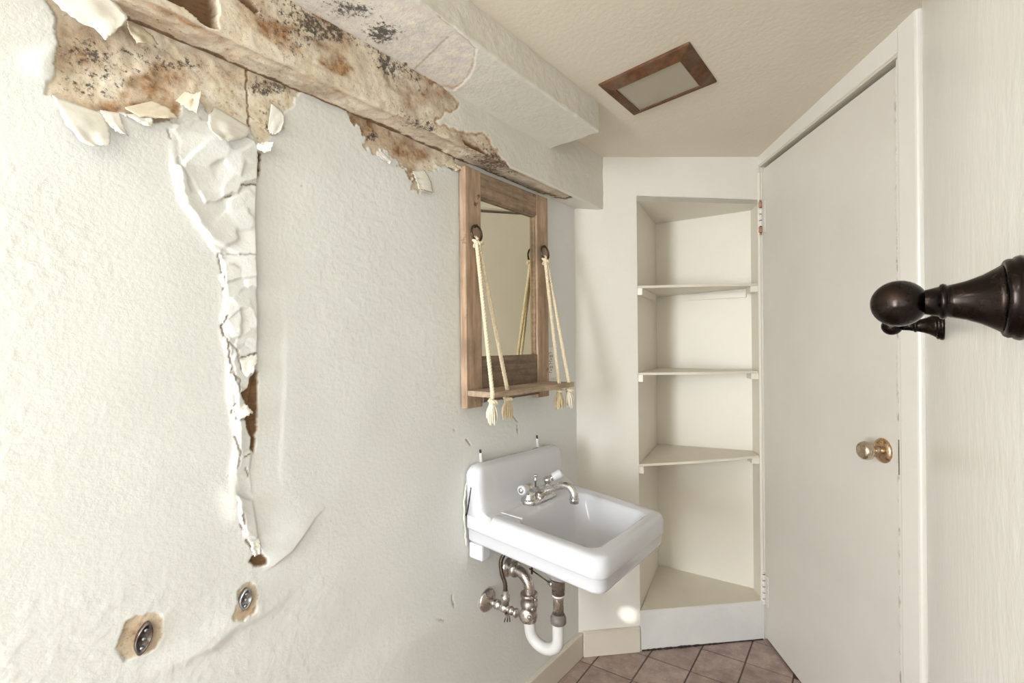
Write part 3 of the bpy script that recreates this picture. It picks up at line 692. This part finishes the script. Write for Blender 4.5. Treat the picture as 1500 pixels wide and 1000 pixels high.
shelf(1.512, 1.526, 'cream painted triangular shelf highest up in the niche')
shelf(1.151, 1.150, 'cream painted triangular shelf in the middle of the niche')
shelf(.771, .786, 'cream painted triangular shelf just above the sink rim height')

# ---- ceiling light panel
cx0, cx1, cy0, cy1 = .326, .596, 1.264, 1.507
t = thing('ceiling_panel', ((cx0+cx1)/2, (cy0+cy1)/2, zc(.46)), 'brown framed square ceiling panel with frosted pane', 'ceiling light')
def cpt(x, y, dz): return (x, y, zc(x)-dz)
ins = [(0, .004), (.003, .007), (.036, .020), (.038, .019)]
for k in range(4):
    V = []
    for i_, dz in [(0, -.001)]+ins+[(.038, .006)]:
        cs = [(cx0+i_, cy0+i_), (cx1-i_, cy0+i_), (cx1-i_, cy1-i_), (cx0+i_, cy1-i_)]
        V += [cpt(*cs[k], dz), cpt(*cs[(k+1) % 4], dz)]
    fs = [(2*i, 2*i+1, 2*i+3, 2*i+2) for i in range(len(V)//2-1)]
    n_ = len(V); fs += [tuple(range(0, n_, 2)), tuple(range(1, n_, 2))[::-1]]
    mesh('frame_board', V, fs, M_BROWN, t, False)
V = [cpt(x, y, .015) for x, y in ((cx0+.036, cy0+.036), (cx1-.036, cy0+.036), (cx1-.036, cy1-.036), (cx0+.036, cy1-.036))]+[cpt(x, y, .010) for x, y in ((cx0+.036, cy0+.036), (cx1-.036, cy0+.036), (cx1-.036, cy1-.036), (cx0+.036, cy1-.036))]
mesh('pane', V, [(0, 1, 2, 3), (7, 6, 5, 4), (0, 1, 5, 4), (1, 2, 6, 5), (2, 3, 7, 6), (3, 0, 4, 7)], M_FROST, t, False)['label'] = 'frosted pane'

# ---- mirror with rope shelf
my0, my1, mz0, mz1, mt = .992, 1.417, 1.084, 1.806, .030
t = thing('mirror', (0.004, (my0+my1)/2, mz0), 'weathered wood framed mirror with a small rope-hung shelf', 'mirror')
sw = .068
def plank(name, lo, hi, mat): return boxobj(name, lo, hi, mat, t, .003)
plank('stile', (.004, my0, mz0), (mt, my0+sw, mz1), M_WOODV); plank('stile', (.004, my1-sw, mz0), (mt, my1, mz1), M_WOODV)
plank('top_rail', (.004, my0+sw, mz1-.076), (mt-.001, my1-sw, mz1-.001), M_WOODH)
plank('bottom_rail', (.004, my0+sw, mz0+.012), (mt-.002, my1-sw, 1.238), M_WOODD)
boxobj('glass', (.008, my0+sw-.006, 1.23), (.013, my1-sw+.006, mz1-.07), M_MIRROR, t, 0)
# slim inner lip
for lo, hi in (((.012, my0+sw, 1.238), (.022, my0+sw+.004, mz1-.076)), ((.012, my1-sw-.004, 1.238), (.022, my1-sw, mz1-.076)), ((.012, my0+sw, mz1-.080), (.022, my1-sw, mz1-.076))):
    boxobj('inner_lip', lo, hi, M_WOODH, t, .001)
# shelf board: slightly wavy front
zt = 1.139; th = .016
bm = bmesh.new(); tv = []; pts = [(mt, my0+.004), (mt, my1-.004)]
fr_ = [(.136-.004*math.sin(k*1.1), my1+.004-(my1-my0)*k/14) for k in range(15)]
pts = [(mt, my0+.002), (.06, my0+.001)]+[(x, y) for x, y in fr_[::-1]]+[(mt, my1-.002)]
tv = [bm.verts.new((x, y, zt)) for x, y in pts]; bv = [bm.verts.new((x-.001, y, zt-th)) for x, y in pts]; nn = len(pts)
bm.faces.new(tv); bm.faces.new(bv[::-1])
for i in range(nn): bm.faces.new([tv[i], bv[i], bv[(i+1) % nn], tv[(i+1) % nn]])
bmesh.ops.bevel(bm, geom=bm.edges[:], offset=.0015, segments=1, affect='EDGES')
frombm('shelf', bm, M_WOODS, t, False)
# lower apron under the shelf
bm = bmesh.new(); n = 14; top = []; bot = []
for k in range(n+1):
    y = my0+sw+(my1-my0-2*sw)*k/n; top.append((y, zt-th)); bot.append((y, mz0+.012+.014*abs(math.sin(k*math.pi/7))))
pl = top+bot[::-1]; a = [bm.verts.new((.006, y, z)) for y, z in pl]; b = [bm.verts.new((mt+.004, y, z)) for y, z in pl]
bm.faces.new(a); bm.faces.new(b[::-1])
for i in range(len(pl)): bm.faces.new([a[i], b[i], b[(i+1) % len(pl)], a[(i+1) % len(pl)]])
frombm('apron', bm, M_WOODD, t, False)
def rope(path, r=.0062, twist=230):
    P = smoothpath(path, 14); fr = frames(P); L = 0; V = []; Fc = []
    lens = [0]
    for a, b in zip(P[:-1], P[1:]): lens.append(lens[-1]+(b-a).length)
    for k in range(3):
        sp_ = []
        for (p, u, v), l in zip(fr, lens):
            th_ = twist*l+k*2*math.pi/3; sp_.append(p+u*(r*.5*math.cos(th_))+v*(r*.5*math.sin(th_)))
        tube(sp_, r*.56, 7, True, V, Fc)
    return V, Fc
def densify(a, b, n=7, sag=0): return [tuple(Vector(a).lerp(Vector(b), i/n)) for i in range(n+1)]
for yc, fy in ((1.026, (onX(721, 570, .124)[1], onX(743, 567, .112)[1])), (1.379, (onX(821, 560, .118)[1], onX(834, 558, .128)[1]))):
    zr = 1.602 if yc < 1.2 else 1.594
    # staple and ring
    tubeobj('staple', smoothpath([(mt-.004, yc-.006, zr+.027), (mt+.012, yc-.003, zr+.030), (mt+.012, yc+.003, zr+.030), (mt-.004, yc+.006, zr+.027)], 5), .0028, M_IRON, t, 8)
    rp = [(mt+.010+.006*math.sin(a_)*0+.010*(1-math.cos(a_))*.3, yc+.0215*math.sin(a_), zr+.006+.024*math.cos(a_)) for a_ in [2*math.pi*i/28 for i in range(29)]]
    tubeobj('ring', rp, .0034, M_IRON, t, 8)
    kz = zr-.020
    # lark's-head knot round the ring
    V, Fc = rope([(mt+.010, yc-.010, kz+.006), (mt+.022, yc-.012, kz-.002), (mt+.026, yc, kz-.006), (mt+.022, yc+.013, kz-.002), (mt+.008, yc+.014, kz-.006), (mt+.006, yc, kz-.012), (mt+.016, yc-.011, kz-.010)], .0060)
    mesh('rope_knot', V, Fc, M_ROPE, t)
    V, Fc = rope([(mt+.020, yc-.004, kz-.004), (mt+.016, yc-.003, kz+.010), (mt+.006, yc, kz+.014), (mt+.006, yc+.004, kz), ], .0056); mesh('rope_knot', V, Fc, M_ROPE, t)
    for i, (y_, x_) in enumerate(((fy[0], .124 if yc < 1.2 else .112), (fy[1], .112 if yc < 1.2 else .126))):
        a = (mt+.016, yc+(-.004 if i == 0 else .005), kz-.002); b = (x_, y_, zt+.001)
        P = densify(a, b, 9); P.append((x_, y_, zt-th-.004))
        V, Fc = rope(P, .0062); mesh('rope', V, Fc, M_ROPE, t)
        # knot and tassel below the shelf
        V, Fc = rope([(x_-.006, y_-.006, zt-th-.006), (x_+.007, y_-.007, zt-th-.010), (x_+.010, y_+.006, zt-th-.012), (x_-.004, y_+.009, zt-th-.014), (x_-.008, y_-.002, zt-th-.016)], .0062); mesh('stopper_knot', V, Fc, M_ROPE, t)
        V = []; Fc = []; rs = random.Random(i*7+int(yc*100))
        for k in range(15):
            an = 2*math.pi*k/15; rr_ = .008+.008*rs.random(); ln = .044+.022*rs.random(); cx_, cy_ = math.cos(an), math.sin(an)
            pts = [(x_+.003*cx_, y_+.003*cy_, zt-th-.012), (x_+rr_*cx_, y_+rr_*cy_, zt-th-.018-ln*.45), (x_+rr_*.95*cx_+rs.uniform(-.004, .004), y_+rr_*.95*cy_+rs.uniform(-.004, .004), zt-th-.012-ln)]
            tube(smoothpath(pts, 4), [.0026]*5+[.0024, .0022, .0020, .0016], 6, True, V, Fc)
        mesh('tassel', V, Fc, M_TASSW if i == (0 if yc < 1.2 else 1) else M_TASS, t)

# ---- outlet on the sink wall
t = thing('wall_outlet', (0.003, 1.455, 1.205), 'cream duplex wall outlet beside the mirror frame', 'outlet')
boxobj('cover_plate', (-.002, 1.424, 1.147), (.0085, 1.494, 1.262), M_PLAST, t, .002)
for z in (1.184, 1.225):
    V, Fc = lathe((.007, 1.457, z), (1, 0, 0), [(0, .0165), (.0035, .0165), (.0042, .0155), (.0042, 0)], 24); o = mesh('receptacle', V, Fc, M_PLAST, t); latheobj('receptacle_rim', (.0075, 1.457, z), (1, 0, 0), [(0, .0182), (.0016, .0182), (.0017, .016)], M_GREYPL, o, 24)
    for dy in (-.0063, .0063): boxobj('slot', (.0105, 1.457+dy-.0018, z-.001), (.0118, 1.457+dy+.0018, z+.0080), M_DARK, o, 0)
    V, Fc = lathe((.0105, 1.457, z-.0075), (1, 0, 0), [(0, .0028), (.0011, .0028)], 10); mesh('slot', V, Fc, M_DARK, o)
latheobj('screw', (.007, 1.455, 1.2045), (1, 0, 0), [(0, .003), (.001, .0028), (.0014, 0)], M_CHROME, t, 10)

# ---- wall-hung sink
TILT = .052
def tl(v): return (v[0], v[1], v[2]-TILT*v[0]+.008)
YL, YRB, YRF, XF = 1.012, 1.466, 1.428, .462
sink = thing('wall_sink', (0.004, 1.24, .675), 'white porcelain wall-hung sink with raised backsplash', 'sink')
def rr(x0, x1, yl, yrb, yrf, rb, rf, z, n=7):
    cs = [((x0, yl), rb), ((x1, yl), rf), ((x1, yrf), rf), ((x0, yrb), rb)]; out = []
    ctr = [(x0+rb, yl+rb, math.pi, 1.5*math.pi), (x1-rf, yl+rf, 1.5*math.pi, 2*math.pi), (x1-rf, yrf-rf, 0, .5*math.pi), (x0+rb, yrb-rb, .5*math.pi, math.pi)]
    rad = [rb, rf, rf, rb]
    for (cx_, cy_, a0, a1), r_ in zip(ctr, rad):
        for k in range(n):
            a = a0+(a1-a0)*k/(n-1); out.append((cx_+r_*math.cos(a), cy_+r_*math.sin(a)))
    # densify straight runs
    res = []
    for i, p in enumerate(out):
        q = out[(i+1) % len(out)]; res.append((p[0], p[1], z))
        if (i+1) % n == 0:
            for k in range(1, 5): res.append((p[0]+(q[0]-p[0])*k/5, p[1]+(q[1]-p[1])*k/5, z))
    return res
def outer(i, z, rf=.040): return rr(.004+min(i, .02)*.0, XF-i, YL+i, YRB-i, YRF-i, .003, max(rf-i, .012), z)
BX0, BX1, BYL, BYB, BYF = .158, .418, 1.056, 1.398, 1.380
def bowl(i, z, r=.036): return rr(BX0+i*1.0, BX1-i, BYL+i, BYB-i, BYF-i, max(r, .01), max(r, .01), z)
nL = len(outer(0, 0))
def circ(cx_, cy_, r_, z, ref):
    out = []
    mx = sum(p[0] for p in ref)/len(ref); my = sum(p[1] for p in ref)/len(ref)
    for p in ref:
        a = math.atan2(p[1]-my, p[0]-mx); out.append((cx_+r_*math.cos(a), cy_+r_*math.sin(a), z))
    return out
DX, DY = .205, 1.218
ref = bowl(0, 0)
loops = [circ(DX, DY, .030, .555, ref), circ(DX, DY, .042, .562, ref), circ(DX, DY, .07, .592, ref), rr(.10, .37, 1.09, 1.37, 1.36, .06, .06, .632), outer(.05, .668), outer(.016, .670), outer(.010, .6725), outer(.007, .680), outer(.006, .7075), outer(.003, .7105), outer(0, .715), outer(0, .752), outer(.0025, .7605), outer(.007, .7655), outer(.014, .768), outer(.034, .768), outer(.040, .7655),
         bowl(-.006, .7655), bowl(-.001, .7635), bowl(.004, .757), bowl(.008, .745), bowl(.024, .70, .045), bowl(.036, .664, .055), bowl(.055, .643, .06), bowl(.085, .632, .04), circ(DX, DY, .026, .626, ref), circ(DX, DY, .020, .624, ref), circ(DX, DY, .004, .620, ref)]
V = [tl(p) for lp in loops for p in lp]; Fc = []
for i in range(len(loops)-1):
    for k in range(nL):
        a = i*nL+k; b = i*nL+(k+1) % nL; Fc.append((a, b, b+nL, a+nL))
Fc.append(tuple(range(nL))[::-1]); Fc.append(tuple((len(loops)-1)*nL+k for k in range(nL)))
mesh('basin', V, Fc, M_PORC, sink)
latheobj('drain_flange', tl((DX, DY, .6245)), (0, 0, 1), [(0, .0215), (.003, .0215), (.0042, .018), (.003, .014), (.002, .0)], M_CHROME, sink, 24)
# backsplash, swept along the wall
prof = [(.003, .7135), (.003, .896), (.012, .903), (.024, .905), (.040, .903), (.049, .897), (.054, .886), (.056, .86), (.059, .825), (.063, .798), (.071, .781), (.084, .7715), (.102, .7675), (.102, .7135)]
def sect(y, drop, inx=0.0): return [(max(.003, x-inx*(z > .775)), y, (z-drop if z > .80 else z)) for x, z in prof]
secs = [sect(YL+.0002, .030, .012), sect(YL+.002, .020, .006), sect(YL+.009, .009, .002), sect(YL+.018, .002), sect(YL+.030, 0)]+[sect(YL+.03+(YRB-YL-.06)*k/8, -.0+.010*k/8) for k in range(1, 9)]+[sect(YRB-.018, .012), sect(YRB-.009, .017, .002), sect(YRB-.003, .026, .006), sect(YRB-.001, .036, .012)]
V = [tl(p) for s_ in secs for p in s_]; m_ = len(prof); Fc = []
for i in range(len(secs)-1):
    for k in range(m_): a = i*m_+k; b = i*m_+(k+1) % m_; Fc.append((a, b, b+m_, a+m_))
Fc.append(tuple(range(m_))[::-1]); Fc.append(tuple((len(secs)-1)*m_+k for k in range(m_)))
o = mesh('backsplash', V, Fc, M_PORC, sink); 
bm = bmesh.new(); bm.from_mesh(o.data); bmesh.ops.recalc_face_normals(bm, faces=bm.faces[:]); bm.to_mesh(o.data); bm.free()
for y0 in (YL+.001, YRB-.045):
    boxobj('mounting_lug', (.003, y0+.008, .628), (.058, y0+.046, .676), M_PORC, sink, .005)
boxobj('soap_ledge', tl((.095, YL+.052, .766)), tl((.178, YL+.060, .7745)), M_PORC, sink, .0025)
# old caulk round the backsplash, torn open
cp = [onX(px, py, .004) for px, py in ((683, 800), (681, 770), (680, 740), (683, 712), (690, 690), (697, 680), (706, 678), (720, 674), (745, 668), (768, 661), (790, 654), (798, 651))]
cp = smoothpath([tuple(p) for p in cp], 6)
rs = random.Random(5)
mesh('caulk_bead', *tube([p+Vector((0, rs.uniform(-.002, .002), rs.uniform(-.002, .002))) for p in cp], [rs.uniform(.002, .0045) for p in cp], 7), M_CAULK, sink)
gp = smoothpath([tuple(onX(px, py, .009)) for px, py in ((705, 681), (720, 676), (745, 668), (768, 662), (790, 655))], 6)
mesh('open_gap', *tube(gp, [.002+.0012*rs.random() for p in gp], 6), M_DARK, sink)['label'] = 'dark open joint above the backsplash'
gp = smoothpath([tuple(onY(px, py, YL-.0002)) for px, py in ((690, 714), (687, 735), (684, 752), (680, 757), (679, 775), (678.5, 790))], 6)
mesh('open_gap', *tube(gp, [.0014+.0012*rs.random() for p in gp], 6), M_DARK, sink)

# ---- faucet
fz = .768-TILT*.107+.008
fa = thing('faucet', (.107, 1.242, fz), 'chrome faucet with two white porcelain lever handles', 'faucet')
bm = bmesh.new(); n = 32; rings = []
for z, sc_ in ((-.001, 1.0), (.005, 1.0), (.010, .97), (.013, .88), (.014, .6)):
    ring = []
    for k in range(n):
        a = 2*math.pi*k/n; yy = (.047*(1 if math.sin(a) > 0 else -1) if abs(math.sin(a)) > 1e-6 else 0)+.029*sc_*math.sin(a); ring.append(bm.verts.new((.107+.031*sc_*math.cos(a), 1.242+yy, fz+z)))
    rings.append(ring)
for r1, r2 in zip(rings[:-1], rings[1:]):
    for k in range(n): bm.faces.new([r1[k], r1[(k+1) % n], r2[(k+1) % n], r2[k]])
bm.faces.new(rings[0][::-1]); bm.faces.new(rings[-1])
frombm('base_plate', bm, M_CHROME, fa)
for yv, dirv in ((1.192, Vector((.12, -.97, .06))), (1.292, Vector((.62, .62, .42)))):
    d_ = dirv.normalized()
    latheobj('valve_bell', (.107, yv, fz+.008), (0, 0, 1), [(0, .021), (.004, .0215), (.010, .020), (.018, .0165), (.024, .015), (.026, .011), (.030, .0105), (.034, .0135), (.040, .0155), (.047, .0145), (.052, .010), (.054, 0)], M_CHROME, fa)
    hd = latheobj('handle', tuple(Vector((.107, yv, fz+.049))+d_*.006), d_, [(0, .0085), (.006, .0085), (.007, .0105), (.012, .0105), (.014, .008)], M_CHROME, fa)
    p_ = Vector((.107, yv, fz+.049))+d_*.018
    o = latheobj('porcelain_lever', tuple(p_), d_, [(0, .0095), (.003, .0130), (.010, .0140), (.018, .0138), (.026, .0150), (.031, .0150), (.034, .0130), (.035, .007)], M_PORC, hd)
    latheobj('end_cap', tuple(p_+d_*.0345), d_, [(0, .0085), (.002, .0085), (.004, .006), (.0048, 0)], M_CHROME, hd, 16)
sp = smoothpath([(.107, 1.242, fz+.008), (.112, 1.242, fz+.026), (.135, 1.242, fz+.034), (.170, 1.242, fz+.047), (.200, 1.242, fz+.060), (.224, 1.242, fz+.060), (.239, 1.242, fz+.046), (.242, 1.242, fz+.026)], 7)
rd = list(np.interp(np.linspace(0, 1, len(sp)), [0, .15, .4, .8, 1], [.018, .0155, .0115, .0125, .0130]))
tubeobj('spout', sp, rd, M_CHROME, fa, 16)
latheobj('aerator', (.242, 1.242, fz+.026), (0, 0, -1), [(-.001, .0150), (.004, .0155), (.005, .0138), (.013, .0135), (.014, .011), (.012, 0)], M_CHROME, fa)
latheobj('spout_hub', (.103, 1.242, fz+.010), (0, 0, 1), [(0, .020), (.010, .018), (.022, .014), (.027, .008)], M_CHROME, fa)
latheobj('lift_rod', (.086, 1.252, fz+.012), (0, 0, 1), [(0, .003), (.038, .003), (.039, .006), (.043, .0075), (.047, .006), (.049, .004), (.054, .0045), (.056, .008), (.060, .008), (.061, .004)], M_CHROME, fa, 14)

# ---- drain trap
tp = thing('drain_trap', (DX-.06, 1.22, .28), 'tarnished chrome and white plastic drain trap under the sink', 'drain pipe')
TX, TY = .195, 1.220
latheobj('basin_gasket', (TX+.003, TY, .546), (0, 0, 1), [(0, .028), (.003, .032), (.009, .032), (.012, .028)], M_BLACK, tp)
latheobj('tailpiece', (TX, TY, .420), (0, 0, 1), [(0, .0165), (.065, .0165), (.066, .0165), (.076, .0165), (.078, .021), (.124, .021), (.127, .024), (.130, .024)], M_OLDCH, tp)
latheobj('white_washer', (TX, TY, .4905), (0, 0, 1), [(0, .0185), (.001, .0195), (.005, .0195), (.006, .0185)], M_PVC, tp)
latheobj('slip_nut', (TX-.001, TY, .405), (0, 0, 1), [(0, .021), (.003, .0245), (.020, .0245), (.022, .022), (.030, .020), (.031, .017)], M_GREYPL, tp, 12)
jp = [(TX-.001, TY, .42), (TX-.002, TY, .385)]+[(TX-.054+.052*math.cos(a), TY-.004*(1-math.cos(a)), .354+.044*math.sin(a)) for a in [-math.pi*i/10 for i in range(0, 11)]]+[(TX-.108, TY-.008, .372), (TX-.109, TY-.008, .388)]
tubeobj('j_bend', smoothpath(jp, 4), .0185, M_PVC, tp, 16)
bx, by = TX-.109, TY-.008
latheobj('trap_body', (bx, by, .375), (0, 0, 1), [(0, .019), (.004, .024), (.014, .025), (.018, .027), (.030, .028), (.038, .025), (.046, .0245), (.052, .028), (.064, .0285), (.070, .025), (.082, .025), (.084, .0285), (.092, .0285), (.094, .022)], M_OLDCH, tp, 20)
for dz_, an in ((.058, -.6), (.086, -.3), (.034, -.9)):
    latheobj('clamp_screw', (bx+.024*math.cos(an), by+.024*math.sin(an), .375+dz_), (math.cos(an), math.sin(an), 0), [(0, .005), (.010, .005), (.011, .0065), (.015, .006), (.016, 0)], M_OLDCH, tp, 10)
latheobj('side_cap', (bx+.004, by-.018, .405), (.3, -1, .1), [(0, .022), (.012, .023), (.014, .021), (.016, .012), (.017, 0)], M_OLDCH, tp, 20)
tubeobj('elbow', smoothpath([(bx, by, .455), (bx, by, .485), (bx-.012, by, .512), (bx-.038, by, .526), (.006, by, .528)], 7), .0175, M_OLDCH, tp, 16)
latheobj('elbow_nut', (.018, by, .528), (1, 0, 0), [(0, .024), (.003, .026), (.016, .026), (.019, .023), (.024, .019)], M_OLDCH, tp, 12)
latheobj('wall_flange', (.0, by, .528), (1, 0, 0), [(.001, .033), (.003, .033), (.008, .028), (.014, .020)], M_OLDCH, tp)
latheobj('pop_up_pivot', (TX-.020, TY-.002, .522), (-1, 0, 0), [(-.002, .010), (.006, .010), (.008, .007), (.016, .007), (.017, 0)], M_OLDCH, tp, 14)
tubeobj('pivot_rod', [(TX-.030, TY-.002, .522), (TX-.075, TY-.003, .535), (TX-.110, TY-.004, .545)], .0022, M_IRON, tp, 8)
tubeobj('pop_up_strap', [(TX-.10, TY-.004, .53), (TX-.10, TY-.003, .60)], .0035, M_IRON, tp, 8)
latheobj('shank_nut', (.107, 1.205, .575), (0, 0, 1), [(0, .010), (.002, .014), (.030, .014), (.032, .010), (.07, .010)], M_GREYPL, tp, 8)

# ---- shutoff valve and supply hose
sv = thing('shutoff_valve', (.004, 1.103, .462), 'old chrome shutoff valve with braided supply hose below the sink', 'valve')
vy, vz = 1.103, .463
latheobj('escutcheon', (.0, vy, vz), (1, 0, 0), [(.001, .036), (.003, .0365), (.008, .033), (.014, .022), (.018, .014), (.018, .0)], M_OLDCH, sv, 28)
latheobj('stub_pipe', (.012, vy, vz), (1, 0, 0), [(0, .0105), (.030, .0105)], M_OLDCH, sv, 16)
latheobj('valve_body', (.038, vy, vz+.001), (1, 0, 0), [(0, .0105), (.001, .015), (.016, .015), (.018, .012), (.024, .0115), (.026, .0145), (.044, .0145), (.046, .010), (.060, .009)], M_CHROME, sv, 8)
latheobj('packing_nut', (.094, vy, vz+.001), (1, 0, 0), [(0, .009), (.002, .0125), (.012, .0125), (.014, .009), (.022, .007)], M_OLDCH, sv, 6)
latheobj('valve_handle', (.112, vy, vz+.001), (1, 0, 0), [(0, .006), (.004, .013), (.010, .014), (.014, .011), (.015, 0)], M_OLDCH, sv, 16)
latheobj('outlet_nut', (.078, vy, vz+.008), (0, 0, 1), [(0, .011), (.012, .011), (.014, .0135), (.032, .0135), (.034, .010), (.046, .009)], M_OLDCH, sv, 8)
hose = smoothpath([(.078, vy, vz+.045), (.076, vy+.001, vz+.075), (.066, vy-.002, vz+.105), (.060, vy+.002, vz+.140), (.070, vy+.020, vz+.168), (.090, vy+.050, vz+.180), (.104, vy+.082, vz+.215)], 8)
V, Fc = [], []; fr = frames(hose); tube(hose, .0062, 10, True, V, Fc)
for k in range(4):
    tube([p+u*(.0045*math.cos(i*.9+k*math.pi/2))+v*(.0045*math.sin(i*.9+k*math.pi/2)) for i, (p, u, v) in enumerate(fr)], .0026, 5, True, V, Fc)
mesh('supply_hose', V, Fc, M_IRON, sv)
for k in range(3): tubeobj('frayed_strand', [(.080, vy-.004+.004*k, vz-.010), (.083+.004*k, vy-.006+.004*k, vz-.024), (.080+.006*k, vy-.008+.006*k, vz-.038)], .0022, M_RUSTY, sv, 5)

# ---- old wall anchors above the sink, with white plastic sleeves
for k, (px, py, lb) in enumerate(((704, 660, 'white painted wall bracket peg above the left end of the backsplash'), (787, 639, 'white painted wall bracket peg above the right end of the backsplash'))):
    b = onX(px+1, py+13, .006); a = onX(px-.5, py, .010)
    t = thing('wall_peg', tuple(b), lb, 'wall peg', 'pegs above the sink')
    d_ = Vector(tuple(a-b)); ln = d_.length
    latheobj('sleeve', tuple(b), d_, [(-.014, .006), (-.010, .0075), (0, .0062), (ln*.55, .0055), (ln*.8, .004)], M_PVC, t, 12)
    latheobj('screw_tip', tuple(b+np.array(d_)*.8), d_, [(0, .0035), (ln*.3, .0035), (ln*.32, 0)], M_IRON, t, 10)

# ---- exposed metal straps in the holes of the left wall
def strap(cpx, cpy, w_, hgt, mat, lab, tiltz):
    c_ = onX(cpx, cpy, 0); t = thing('pipe_strap', (0, c_[1], c_[2]), lab, 'metal strap', 'straps in the wall holes')
    bm = bmesh.new(); n = 24; rings = []
    for x, sc_ in ((-.004, 1.0), (.004, 1.0), (.0065, .93), (.0065, .80), (.003, .72), (.003, .05)):
        ring = []
        for k in range(n):
            a = 2*math.pi*k/n; zz = hgt*sc_*math.sin(a); yy = w_*sc_*math.copysign((1-.86*math.sin(a)**2)**.9*min(1, abs(math.cos(a))*3), math.cos(a))
            ring.append(bm.verts.new((x, c_[1]+yy+zz*tiltz, c_[2]+zz)))
        rings.append(ring)
    for r1, r2 in zip(rings[:-1], rings[1:]):
        for k in range(n): bm.faces.new([r1[k], r1[(k+1) % n], r2[(k+1) % n], r2[k]])
    bm.faces.new(rings[0][::-1]); bm.faces.new(rings[-1])
    frombm('plate', bm, mat, t)
    for q in (-.55, 0, .52):
        latheobj('screw', (.002, c_[1]+q*hgt*tiltz, c_[2]+q*hgt), (1, 0, 0), [(0, .0034), (.003, .0034), (.0046, .0026), (.005, 0)], M_ZINC, t, 12)
strap(359, 877, .0118, .0215, M_ZINC, 'grey zinc oval strap with three screws in the smaller wall hole', .10)
strap(210, 934, .0125, .0265, M_RUSTY, 'rusted dark oval strap with screws in the larger wall hole', .22)

# ---- bronze robe hooks on the right wall
def hook(Y, Z, label, L=.050):
    t = thing('robe_hook', (XR, Y, Z), label, 'hook', 'robe hooks on the right wall')
    latheobj('rosette', (XR, Y, Z), (-1, 0, 0), [(0, .0212), (.0025, .0218), (.0042, .0212), (.0050, .0202), (.0066, .0204), (.0080, .0196), (.0085, .0185)], M_BRONZE, t, 36)
    latheobj('stem', (XR-.008, Y, Z), (-1, 0, 0), [(0, .0180), (.003, .0160), (.008, .0130), (.014, .0105), (.019, .0092), (.0215, .0087), (.0220, .0094), (.0232, .0098), (.0244, .0094), (.0249, .0082), (.030, .0070), (.035+L-.05, .0058)], M_BRONZE, t, 36)
    r_ = .0132; c_ = L
    latheobj('ball_tip', (XR-c_-r_, Y, Z), (1, 0, 0), [(r_-r_*math.cos(a), r_*math.sin(a)) for a in [math.pi*i/16 for i in range(17)]], M_BRONZE, t, 36)
hook(.350, 1.298, 'dark bronze ball-tipped robe hook, the one farther from the door')
hook(.912, 1.298, 'dark bronze ball-tipped robe hook, the one closer to the door casing', .058)
